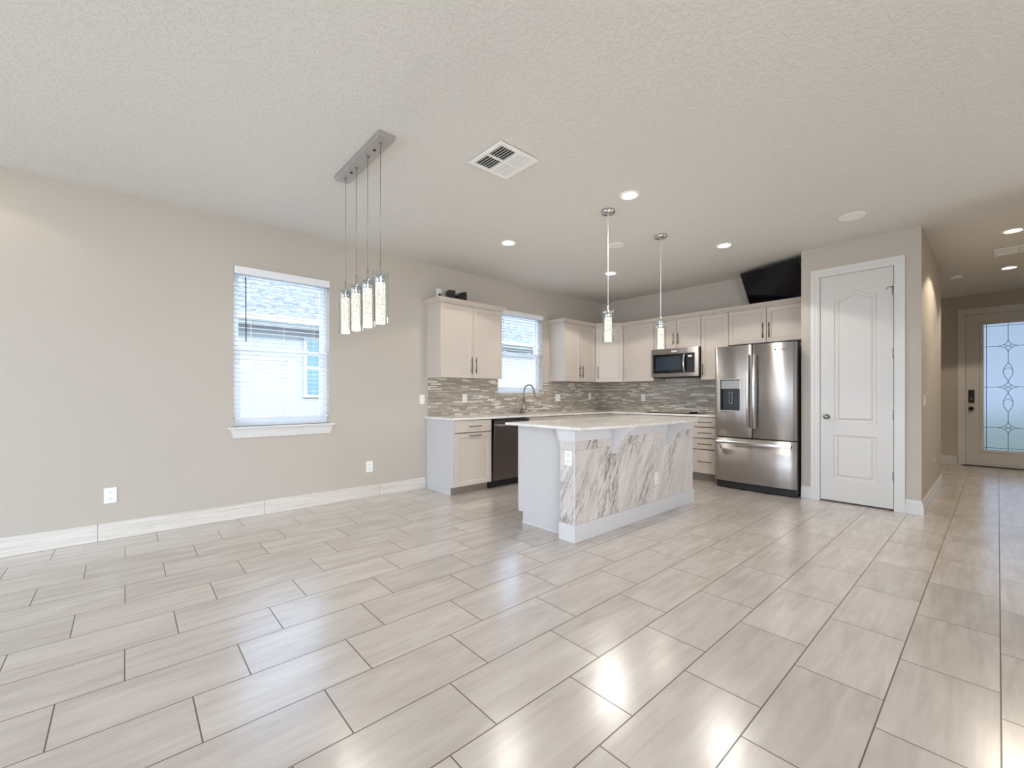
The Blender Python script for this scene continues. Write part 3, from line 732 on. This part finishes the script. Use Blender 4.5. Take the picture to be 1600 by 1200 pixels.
# corner base (L shaped lazy susan)
t_ = thing('corner_base_cabinet', 'corner base cabinet where the left and back counters meet', 'cabinet', (5.746, BY, 0), 0, 'base cabinets')
BX = 6.060
inv = Matrix.Translation((-5.746, -BY, 0))
b = MB(inv); b.prism([(5.746, BY), (BX, BY), (BX, 4.02), (XB - .001, 4.02), (XB - .001, YL - .001), (5.746, YL - .001)], 'z', ZB0, ZB1); b.build('cabinet_body', 'cab', t_)
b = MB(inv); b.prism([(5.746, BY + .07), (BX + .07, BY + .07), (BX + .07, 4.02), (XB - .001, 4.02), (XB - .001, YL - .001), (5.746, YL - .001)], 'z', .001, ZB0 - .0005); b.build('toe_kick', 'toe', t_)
shaker('door', t_, .003, BX - 5.746 - .022, .103, .898, -.0005)
b = MB(inv @ Matrix.Translation((BX, BY, 0)) @ Matrix.Rotation(-PI / 2, 4, 'Z')); b.box(.021, -.0195, .103, BY - 4.022, -.0005, .898, .0018, 1); b.build('door', 'cab', t_)
def back_base(label, y1, y0, spec): return base(label, (BX, y1), -PI / 2, y1 - y0, spec, XB - BX - .001)
back_base('base cabinet on the back wall behind the island between the corner and the cooktop', 4.018, 3.680, [('w', 0, .338, .752, .898, None), ('d', 0, .338, .103, .742, 'r')])
back_base('base cabinet under the black cooktop, behind the island', 3.678, 2.916, [('w', 0, .762, .752, .898, None), ('d', 0, .381, .103, .742, 'r'), ('d', .381, .762, .103, .742, 'l')])
back_base('four drawer greige base cabinet beside the refrigerator', 2.914, 2.522, [('w', 0, .392, .762, .898, 'h'), ('w', 0, .392, .606, .752, 'h'), ('w', 0, .392, .450, .596, 'h'), ('w', 0, .392, .113, .440, 'h')])

# dishwasher
t_ = thing('dishwasher', 'dark stainless dishwasher, door tipped slightly open, in the left cabinet run', 'dishwasher', (3.506, BY, 0))
dwx = .610
MB().box(.004, .002, .105, dwx - .004, .58, .896, .002, 1).build('tub', 'dark', t_)
MB().box(.002, .075, .001, dwx - .002, .56, .100).build('kick_plate', 'dark', t_)
tilt = Matrix.Translation((0, -.004, .108)) @ Matrix.Rotation(math.radians(3.6), 4, 'X')
b = MB(tilt); b.box(.004, -.026, 0, dwx - .004, -.001, .690, .003); b.box(.004, -.026, .752, dwx - .004, -.001, .772, .003); b.box(.004, -.012, .690, dwx - .004, -.001, .752)
dr = b.build('door', 'dwsteel', t_)
b = MB(tilt); b.box(.004, -.0265, .772, dwx - .004, .010, .786, .003); b.build('control_panel', 'dark', dr)
b = MB(tilt); b.box(.035, -.056, .708, dwx - .035, -.040, .734, .005); b.box(.035, -.042, .712, .055, -.012, .730); b.box(dwx - .055, -.042, .712, dwx - .035, -.012, .730); b.build('handle', 'steelh', dr)

# countertops
CT0, CT1 = .906, .932
b = MB(); b.prism([(2.895, 4.298), (6.018, 4.298), (6.018, 2.520), (XB - .001, 2.520), (XB - .001, YL - .001), (2.895, YL - .001)], 'z', CT0, CT1, .003)
tag(b.build('countertop', 'quartz'), 'L shaped white quartz countertop along the left and back walls', 'countertop')
b = MB(); b.box(2.940, YL - .009, CT1 + .0005, 4.112, YL - .0005, 1.440); b.box(4.112, YL - .009, CT1 + .0005, 5.090, YL - .0005, 1.224); b.box(5.090, YL - .009, CT1 + .0005, 5.241, YL - .0005, 1.440); b.box(5.241, YL - .009, CT1 + .0005, XB - .001, YL - .0005, 1.431)
tag(b.build('tile_backsplash', 'mosaic'), 'brown and beige linear mosaic backsplash behind the sink counter', 'backsplash')
b = MB(); b.box(XB - .009, 2.520, CT1 + .0005, XB - .0005, YL - .0095, 1.431)
tag(b.build('tile_backsplash', 'mosaic'), 'linear mosaic backsplash on the back wall under the microwave', 'backsplash')

# cooktop with knobs at its right end
t_ = thing('cooktop', 'flat black glass cooktop with a row of knobs, set in the back counter', 'cooktop', (6.10, 3.66, CT1))
b = MB(); b.box(0, -.735, .0005, .50, 0, .010, .003); b.build('glass_top', 'glassblk', t_)
for x, y, r in ((.14, -.20, .09), (.36, -.20, .07), (.14, -.50, .07), (.36, -.50, .10)): MB().lathe((x, y, .0102), [(r, 0), (r, .0006), (r - .004, .0007)], 40).build('burner_ring', 'grey', t_)
for k in range(4): MB().lathe((.08 + k * .06, -.665, .010), [(.021, .0003), (.019, .018), (.012, .020), (.002, .020)], 20).build('knob', 'dark', t_)

# faucet and filter tap
t_ = thing('kitchen_faucet', 'tall brushed nickel gooseneck pull down faucet under the window', 'faucet', (4.545, 4.820, CT1))
MB().lathe((0, 0, 0), [(.030, .0005), (.030, .008), (.022, .016), (.021, .09), (.016, .13), (.013, .16)], 24).build('body', 'nickel', t_)
pts = [(0, 0, .155), (0, 0, .30)] + [(0, -.105 + .105 * math.cos(a), .325 + .105 * math.sin(a)) for a in [PI * k / 12 * .93 for k in range(13)]]
MB().tube(pts, .0115, 12).build('spout', 'nickel', t_)
e = Vector(pts[-1]); dv = (Vector(pts[-1]) - Vector(pts[-2])).normalized()
MB().tube([e - dv * .002, e + dv * .03, e + dv * .075, e + dv * .10], [.013, .016, .020, .021], 14).build('spray_head', 'nickel', t_)
MB().tube([(.014, 0, .055), (.050, -.005, .068), (.080, -.012, .110), (.088, -.014, .160)], [.010, .008, .006, .006], 10).build('lever', 'nickel', t_)
t_ = thing('filter_tap', 'small slim curved water tap left of the kitchen faucet', 'faucet', (4.355, 4.820, CT1))
MB().lathe((0, 0, 0), [(.020, .0005), (.020, .006), (.013, .012), (.012, .05), (.007, .06)], 20).build('body', 'nickel', t_)
pts = [(0, 0, .055), (.004, 0, .12), (.03, -.01, .20), (.07, -.03, .265), (.10, -.045, .285), (.125, -.06, .275), (.14, -.07, .25)]
MB().tube(pts, .0055, 10).build('spout', 'nickel', t_)
MB().tube([(.012, 0, .04), (.045, 0, .055), (.060, 0, .045)], .0055, 8).build('lever', 'nickel', t_)
t_ = thing('soap_dispenser', 'short dark soap pump between the two faucets', 'soap dispenser', (4.455, 4.80, CT1))
MB().lathe((0, 0, 0), [(.022, .0005), (.022, .006), (.012, .010), (.011, .040), (.006, .045)], 18).build('base', 'pull', t_)
MB().tube([(0, 0, .045), (0, 0, .060), (0, -.02, .064), (0, -.06, .058)], .006, 8).build('pump_head', 'pull', t_)

# microwave
t_ = thing('microwave', 'stainless over the range microwave with dark glass door', 'microwave', (6.250, 3.672, 0), -PI / 2)
mw = .757
MB().box(.001, .032, 1.488, mw - .001, XB - 6.250 - .001, 1.924, .002, 1).build('housing', 'dark', t_)
b = MB(); b.box(0, 0, 1.490, mw, .030, 1.545, .003); b.box(0, 0, 1.838, mw, .030, 1.922, .003); b.box(0, 0, 1.546, .030, .030, 1.837); b.box(mw - .055, 0, 1.546, mw, .030, 1.837); b.build('front_frame', 'steel', t_)
b = MB(); b.box(.031, .003, 1.547, .575, .029, 1.836, .002, 1); dr = b.build('door', 'glassblk', t_)
M['mwglass'] = mat('microwave_window', rgb(40, 52, 62), .12)
b = MB(); b.box(.075, .0015, 1.590, .500, .003, 1.800, .0005, 1); b.build('door_window', 'mwglass', dr)
b = MB(); b.box(.577, .003, 1.547, mw - .056, .029, 1.836, .002, 1); pn = b.build('control_panel', 'dark', t_)
MB().box(.60, .0018, 1.775, .66, .003, 1.805).build('display', 'logol', pn)
for r_ in range(4):
    b = MB()
    for c_ in range(3): b.box(.598 + c_ * .024, .002, 1.58 + r_ * .04, .612 + c_ * .024, .003, 1.592 + r_ * .04)
    b.build('button_row', 'plates', pn)
pts = [(.548, -.012 - .028 * math.sin(PI * k / 10), 1.560 + .265 * k / 10) for k in range(11)]
MB().tube([(.548, .004, 1.562)] + pts + [(.548, .004, 1.823)], .0125, 12).build('handle', 'steelh', dr)
MB().box(.335, -.0012, 1.868, .425, 0, 1.888).build('logo', 'logol', t_)
MB().box(.02, .04, 1.476, mw - .02, .38, 1.4875).build('vent_grille', 'rubber', t_)

# refrigerator, local x right (-Y), y into wall, origin at front-left corner on the floor
FX = 5.835
t_ = thing('refrigerator', 'stainless french door refrigerator with water dispenser and bottom freezer', 'refrigerator', (FX, 2.500, 0), -PI / 2)
FW = .938
MB().box(.012, .045, .030, FW - .012, XB - FX - .02, 1.800, .004).build('cabinet_body', 'fridgeside', t_)
b = MB(); b.box(.02, .02, .012, FW - .02, .30, .085, .004); b.build('base_grille', 'rubber', t_)
for x in (.06, FW - .06): MB().lathe((x, .08, 0), [(.02, .0005), (.02, .012)], 16).build('foot', 'dark', t_)
def bow_panel(name, x0, x1, z0, z1, bow, parent, m='steel', th=.042, n=16, hole=None, er=.012):
    """front panel bowed outwards (toward -y) across its width, with rounded vertical edges; hole = (x0,x1,z0,z1)"""
    def front(x):
        s = (x - x0) / (x1 - x0); k = -bow * math.sin(PI * max(0, min(1, s))) ** .9
        e_ = min(x - x0, x1 - x)
        if e_ < er: k += er - math.sqrt(max(0, er * er - (er - e_) ** 2))
        return k
    xs = sorted(set([x0, x0 + er * .15, x0 + er * .5, x0 + er, x1 - er, x1 - er * .5, x1 - er * .15, x1] + [x0 + er + (x1 - x0 - 2 * er) * i / n for i in range(1, n)] + ([hole[0], hole[1]] if hole else [])))
    zs = sorted(set([z0, z1] + ([hole[2], hole[3]] if hole else [])))
    b = MB(); bm = b.b; g = {}
    for i, x in enumerate(xs):
        for j, z in enumerate(zs): g[i, j] = bm.verts.new((x, front(x), z))
    for i in range(len(xs) - 1):
        for j in range(len(zs) - 1):
            if hole and hole[0] - 1e-6 <= xs[i] and xs[i + 1] <= hole[1] + 1e-6 and hole[2] - 1e-6 <= zs[j] and zs[j + 1] <= hole[3] + 1e-6: continue
            f = bm.faces.new([g[i, j], g[i + 1, j], g[i + 1, j + 1], g[i, j + 1]]); f.smooth = True
    B = [(bm.verts.new((x0, th, z0)), bm.verts.new((x1, th, z0)), bm.verts.new((x1, th, z1)), bm.verts.new((x0, th, z1)))][0]
    bm.faces.new(B)
    J = len(zs) - 1; I = len(xs) - 1
    bm.faces.new([g[i, 0] for i in range(I + 1)] + [B[1], B[0]]); bm.faces.new([g[i, J] for i in range(I + 1)] + [B[2], B[3]])
    bm.faces.new([g[0, j] for j in range(J + 1)] + [B[3], B[0]]); bm.faces.new([g[I, j] for j in range(J + 1)] + [B[2], B[1]])
    return b.build(name, m, parent), front
dl, fl = bow_panel('left_door', .002, .459, .672, 1.838, .018, t_, hole=(.078, .322, 1.010, 1.408))
dr_, fr_ = bow_panel('right_door', .464, FW - .002, .672, 1.838, .018, t_)
dz, fz = bow_panel('freezer_drawer', .002, FW - .002, .098, .655, .022, t_)
# dispenser niche
b = MB(); hx0, hx1 = .078, .322
b.box(hx0, .030, 1.010, hx1, .034, 1.408); b.box(hx0, -.010, 1.010, hx0 + .006, .030, 1.408); b.box(hx1 - .006, -.010, 1.010, hx1, .030, 1.408); b.box(hx0 + .006, -.012, 1.010, hx1 - .006, .030, 1.020); b.box(hx0 + .006, -.010, 1.400, hx1 - .006, .030, 1.408)
dp = b.build('dispenser', 'dark', dl)
b = MB(); b.box(hx0 + .008, -.008, 1.288, hx1 - .008, .028, 1.398, .003); b.build('dispenser_control', 'nickel', dl)
b = MB(); f_ = .007
b.box(hx0 - f_, -.024, 1.003, hx0, -.006, 1.415); b.box(hx1, -.024, 1.003, hx1 + f_, -.006, 1.415); b.box(hx0, -.024, 1.003, hx1, -.006, 1.010); b.box(hx0, -.024, 1.408, hx1, -.006, 1.415); b.build('dispenser_bezel', 'steelh', dl)
b = MB(); b.box(.180, .004, 1.10, .184, .012, 1.25); b.box(.216, .004, 1.10, .220, .012, 1.25); b.box(.184, .004, 1.10, .216, .012, 1.104); b.box(.184, .004, 1.246, .216, .012, 1.25); b.build('dispenser_paddle', 'chrome', dl)
def arc_handle(x, z0, z1, parent, lean):
    pts = [(x + lean * 0, -.010, z0 + .012), (x, -.040, z0)]
    n = 14
    pts = [(x, -.010, z0 + .010)] + [(x, -.048 - .020 * math.sin(PI * k / n), z0 + (z1 - z0) * k / n) for k in range(n + 1)] + [(x, -.010, z1 - .010)]
    b = MB(); bm = b.b; rings = []
    for i, p in enumerate(pts):
        hw, hd = .0165, .009
        rings.append([bm.verts.new((p[0] + sx * hw, p[1] + sy * hd, p[2])) for sx, sy in ((-1, -.4), (-.6, -1), (.6, -1), (1, -.4), (1, 1), (-1, 1))])
    for a, c in zip(rings, rings[1:]):
        for k in range(6): f = bm.faces.new([a[k], a[(k + 1) % 6], c[(k + 1) % 6], c[k]])
    bm.faces.new(rings[0]); bm.faces.new(rings[-1])
    return b.build('handle', 'steelh', parent)
arc_handle(.425, .795, 1.715, dl, 0); arc_handle(.498, .795, 1.715, dr_, 0)
b = MB(); bm = b.b; rings = []; n = 16
path = [(.045, -.006, .600)] + [(.045 + (FW - .09) * k / n, -.050 - .016 * math.sin(PI * k / n), .600) for k in range(n + 1)] + [(FW - .045, -.006, .600)]
for p in path: rings.append([bm.verts.new((p[0], p[1] + sy * .009, p[2] + sz * .017)) for sz, sy in ((-1, -.4), (-.6, -1), (.6, -1), (1, -.4), (1, 1), (-1, 1))])
for a, c in zip(rings, rings[1:]):
    for k in range(6): bm.faces.new([a[k], a[(k + 1) % 6], c[(k + 1) % 6], c[k]])
bm.faces.new(rings[0]); bm.faces.new(rings[-1]); b.build('handle', 'steelh', dz)
for x in (.02, FW - .10): MB().box(x, .05, 1.8005, x + .08, .16, 1.828, .004).build('hinge_cover', 'rubber', t_)
fc = bpy.data.curves.new('logo', 'FONT'); fc.body = 'Whirlpool'; fc.size = .026; fc.extrude = .0006; fc.materials.append(M['logo'])
fo = bpy.data.objects.new('logo_text', fc); me = bpy.data.meshes.new_from_object(fo); bpy.data.objects.remove(fo)
for v in me.vertices: v.co.z += -(fr_(.738 + v.co.x) - .0008)          # follow the bowed door
lg = bpy.data.objects.new('logo_text', me); COL.objects.link(lg); lg.parent = dr_; lg.location = (.738, 0, 1.748); lg.rotation_euler = (PI / 2, 0, 0)
MB().lathe((.722, fr_(.722) - .002, 1.755), [(.010, 0), (.008, -.001)], 16, 'y').build('logo_mark', 'logo', dr_)

# ------------------------------------------------------------------ island
t_ = thing('kitchen_island', 'white island with veined marble front, corbels and pale quartz top', 'kitchen island', (2.745, 2.310, 0))
IL = 4.800 - 2.745
def LX(x): return x - 2.745
def LY(y): return y - 2.310
b = MB(); b.box(0, 0, .001, IL, .155, .925); b.build('marble_wall', 'marble', t_, label='veined marble clad half wall')
b = MB(); b.box(.085, .156, .1005, IL - .002, .760, .928, .001, 1); b.box(.085, .156, .001, IL - .002, .700, .100); b.build('cabinet_body', 'islc', t_)
b = MB(); b.prism([(.150, .001), (.700, .001), (.700, .100), (.762, .100), (.762, .928), (.156, .928)], 'x', .077, .0845); b.build('end_panel', 'islc', t_)
b = MB(); b.box(.070, .18, .001, .0765, .705, .013); b.build('shoe_molding', 'trim', t_)
Mk = Matrix.Translation((IL - .002, .760, 0)) @ Matrix.Rotation(PI, 4, 'Z')
for k in range(4):
    w4 = (IL - .088) / 4
    b = MB(Mk); b.box(k * w4 + .003, -.021, .105, (k + 1) * w4 - .003, -.001, .922, .0018, 1)
    dd_ = b.build('door', 'islc', t_)
    b = MB(Mk); xh = k * w4 + (w4 - .035 if k % 2 == 0 else .035); b.tube([(xh, -.05, .62), (xh, -.05, .81)], .0058, 10)
    for q in (.65, .78): b.tube([(xh, -.02, q), (xh, -.05, q)], .0045, 8)
    b.build('handle', 'pull', dd_)
# base and corner trims
b = MB(); b.prism([(0, 0)] * 3, 'z', 0, 0) if False else None
b = MB(); b.sweep([(0, .158), (0, 0), (IL, 0), (IL, .158)], [(0.0003, .001), (.016, .001), (.016, .128), (.010, .138), (.0003, .142)]); b.build('base_board', 'isltrim', t_)
b = MB(); b.box(-.004, -.004, .143, .007, .003, .835); b.box(IL - .006, -.004, .143, IL + .004, .003, .835); b.build('corner_trim', 'trim', t_)
b = MB(); b.sweep([(0, .165), (0, 0), (IL, 0), (IL, .165)], [(0.0003, .830), (.012, .830), (.014, .905), (.020, .915), (.020, .926), (.0003, .926)])
b.prism([(.165, .830), (.190, .926), (.165, .926)], 'x', -.014, .075); b.build('cap_molding', 'isltrim', t_)
# corbels
cp = [(0, .926), (-.188, .926), (-.188, .905), (-.176, .892), (-.150, .884), (-.128, .868), (-.118, .846), (-.112, .826), (-.092, .814), (-.070, .806), (-.058, .788), (-.052, .762), (-.046, .742), (-.032, .728), (-.020, .720), (-.018, .694), (0, .690)]
for x in (3.262, 4.232):
    b = MB(); b.prism([(y - .0145, z) for y, z in cp], 'x', LX(x), LX(x) + .058, .003); b.build('corbel', 'isltrim', t_)
    MB().box(LX(x) - .004, -.0142, .684, LX(x) + .062, -.0005, .829, .001, 1).build('corbel_back', 'isltrim', t_)
# curved worktop, a solid lift-off slab
fx = [(2.690, 2.205), (3.00, 2.158), (3.35, 2.125), (3.72, 2.112), (4.08, 2.118), (4.40, 2.143), (4.70, 2.200), (4.955, 2.290)]
def spline(P, n=6):
    out = []
    for i in range(len(P) - 1):
        p0, p1, p2, p3 = P[max(i - 1, 0)], P[i], P[i + 1], P[min(i + 2, len(P) - 1)]
        for k in range(n):
            s = k / n; out.append(tuple(.5 * (2 * p1[a] + (p2[a] - p0[a]) * s + (2 * p0[a] - 5 * p1[a] + 4 * p2[a] - p3[a]) * s * s + (3 * p1[a] - p0[a] - 3 * p2[a] + p3[a]) * s ** 3) for a in (0, 1)))
    return out + [P[-1]]
poly = spline(fx) + [(4.955, 3.115), (2.690, 3.115)]
b = MB(); b.prism([(x, y) for x, y in poly], 'z', .929, .951, .002)
tag(b.build('island_countertop', 'quartz'), 'pale quartz island top with a bowed front edge', 'countertop')

# ------------------------------------------------------------------ outlets and switches
def plate(name, label, loc, rz, kind='outlet', w_=.072, h_=.117, group='outlets and switches', horizontal=False):
    t_ = thing(name, label, 'switch' if kind == 'switch' else 'outlet', loc, rz, group)
    MB().box(-w_ / 2, -.006, -h_ / 2, w_ / 2, -.0004, h_ / 2, .002).build('cover_plate', 'plate', t_)
    if kind == 'switch':
        MB().box(-.017, -.010, -.033, .017, -.0061, .033, .0015).build('rocker', 'plate', t_)
    else:
        for s in (-1, 1):
            r_ = MB().box(-.017, -.0085, s * .026 - .0165, .017, -.0061, s * .026 + .0165, .003).build('receptacle', 'plate', t_)
            b = MB()
            for x in (-.007, .006): b.box(x - .0012, -.0092, s * .026 - .002, x + .0012, -.0086, s * .026 + .008)
            b.lathe((0, -.0086, s * .026 - .009), [(.0028, 0), (.0028, -.0006)], 10, 'y'); b.build('slots', 'plates', r_)
    return t_
plate('wall_outlet', 'white duplex outlet low on the left wall, nearest the camera', (-.095, YL, .372), 0, w_=.080, h_=.127)
plate('wall_outlet', 'white duplex outlet low on the left wall between window and cabinets', (2.150, YL, .364), 0, w_=.080, h_=.127)
plate('light_switch', 'white rocker switch on the left wall just before the backsplash', (2.855, YL, 1.153), 0, 'switch')
plate('wall_outlet', 'white outlet in the backsplash under the left wall cabinet', (3.520, YL - .009, 1.163), 0)
plate('light_switch', 'wide white double switch in the backsplash right of the sink window', (5.430, YL - .009, 1.163), 0, 'switch', w_=.117)
plate('wall_outlet', 'white outlet in the backsplash close to the kitchen corner', (6.290, YL - .009, 1.180), 0)
plate('wall_outlet', 'white outlet in the back wall backsplash left of the microwave', (XB - .009, 4.073, 1.160), -PI / 2)
plate('wall_outlet', 'white outlet in the marble on the end of the island', (2.745 - .0006, 2.372, .688), -PI / 2, w_=.076, h_=.122)
plate('wall_outlet', 'white outlet in the veined marble front of the island', (4.018, 2.3094, .367), 0)
plate('light_switch', 'white rocker switch on the hallway wall beyond the pantry corner', (6.20, YP0, 1.154), 0, 'switch')
t_ = plate('wall_outlet', 'white outlet high on the wall above the left wall cabinet, black plug in it', (3.105, YL, 2.560), 0)
MB().box(-.014, -.035, -.045, .014, -.0093, -.008, .003).build('plug', 'dark', t_, label='black plug')
t_ = thing('round_wall_cap', 'tiny round white cap low on the hallway wall', 'wall cap', (7.26, YP0, .430), 0)
MB().lathe((0, 0, 0), [(.020, -.0004), (.018, -.006), (.002, -.008)], 20, 'y').build('cap', 'plate', t_)

# ------------------------------------------------------------------ things on top of the cabinets
ZT = ZU1 + .0605
t_ = thing('black_router', 'upright black box on top of the left wall cabinet', 'router', (3.125, 4.665, ZT))
b = MB(Matrix.Rotation(math.radians(-8), 4, 'Z')); b.box(-.045, -.015, .0005, .045, .095, .118, .006); b.build('case', 'dark', t_)
b = MB(Matrix.Rotation(math.radians(-8), 4, 'Z')); b.tube([(.038, .0, .116), (.040, .0, .128)], .004, 8); b.build('antenna', 'dark', t_)
t_ = thing('black_speaker', 'curved black wedge shaped device beside the upright box on the left cabinet', 'speaker', (3.287, 4.665, ZT))
prof = [(-.085, .0005), (.075, .0005), (.070, .128), (.045, .130), (.010, .122), (-.025, .104), (-.055, .082), (-.085, .062)]
b = MB(Matrix.Rotation(math.radians(6), 4, 'Z')); b.prism(prof, 'y', -.01, .10, .004); b.build('case', 'dark', t_)
b = MB(); b.tube([(-.04, .105, .05), (-.06, .14, .006), (-.12, .17, .0045), (-.17, .22, .0045), (-.182, .25, .02), (-.182, .252, .09)], .0035, 8); b.build('power_cable', 'dark', t_)

# television on a tilting wall mount above the refrigerator cabinets
tvw, tvh = .800, .475
TL = Vector((6.300, 2.362, 2.872)); U = Vector((6.065, 1.600, 2.872)) - TL; U.normalize()
tilt_ = math.radians(26); nout = Vector((U.y, -U.x, 0)).normalized()      # horizontal normal
if nout.x > 0: nout = -nout
down = (Vector((0, 0, -1)) * math.cos(tilt_) - nout * math.sin(tilt_)).normalized()
nf = U.cross(-down).normalized()
if nf.x > 0: nf = -nf
cen = TL + U * (tvw / 2) + down * (tvh / 2)
R = Matrix((U, -nf, -down)).transposed().to_4x4()   # local x right, y into wall, z up
t_ = thing('television', 'black flat screen television tilted down above the refrigerator cabinets', 'television', cen)
t_.rotation_euler = R.to_euler()
MB().box(-tvw / 2, 0, -tvh / 2, tvw / 2, .035, tvh / 2, .005).build('casing', 'dark', t_)
MB().box(-tvw / 2 + .012, -.0015, -tvh / 2 + .016, tvw / 2 - .012, -.0002, tvh / 2 - .012).build('screen', 'screen', t_)
b = MB(); b.box(-.10, .0355, -.10, .10, .045, .10); b.build('mount_plate', 'dark', t_)
b = MB(); ri = R.inverted() @ Matrix.Translation(-cen)
def tolocal(p): return R.inverted().to_3x3() @ (Vector(p) - cen)
b.tube([(0, .045, 0), tolocal((6.45, 2.0, 2.70)), tolocal((XB - .003, 2.02, 2.68))], .016, 10); b.build('mount_arm', 'dark', t_)

# ------------------------------------------------------------------ outdoors
g = MB().box(-30, -30, -.35, 40, 40, -.20); struct('ground', g, 'concrete')
struct('trim_6', MB().box(XD + 3.2, -12, -.199, 39, 14, -.17), 'grass')   # front lawn
struct('porch_slab', MB().box(XD + .151, -2.5, -.15, XD + 2.6, 2.5, -.01), 'concrete')
t_ = thing('neighbor_house', 'pale neighboring house with shingle roof seen through the blinds', 'house', (4.5, 8.8, -.2))
MB().box(-9, 0, 0, 9, 6, 2.785).build('house_wall', 'stucco', t_)
b = MB(); b.prism([(-.30, 2.79), (-.30, 2.81), (3.0, 4.6), (6.3, 2.81), (6.3, 2.79)], 'x', -9.4, 9.4); b.build('roof', 'shingle', t_)
b = MB(); b.box(-9.4, -.325, 2.64, 9.4, -.301, 2.80); b.box(-9.4, -.300, 2.64, 9.4, -.001, 2.655); b.build('fascia', 'fascia', t_)
b = MB(); b.box(-9.4, -.40, 2.70, 9.4, -.326, 2.80, .01); b.build('gutter', 'fascia', t_)
b = MB(); x = -1.98; b.box(x, -.04, 1.36, x + .9, -.001, 2.50); wf = b.build('window_frame', 'fascia', t_)
M['nwin'] = mat('neighbor_window_glass', rgb(96, 124, 132), .1)
b = MB(); b.box(x + .06, -.046, 1.42, x + .84, -.0405, 1.90); b.box(x + .06, -.046, 1.96, x + .84, -.0405, 2.44); b.build('pane', 'nwin', wf)
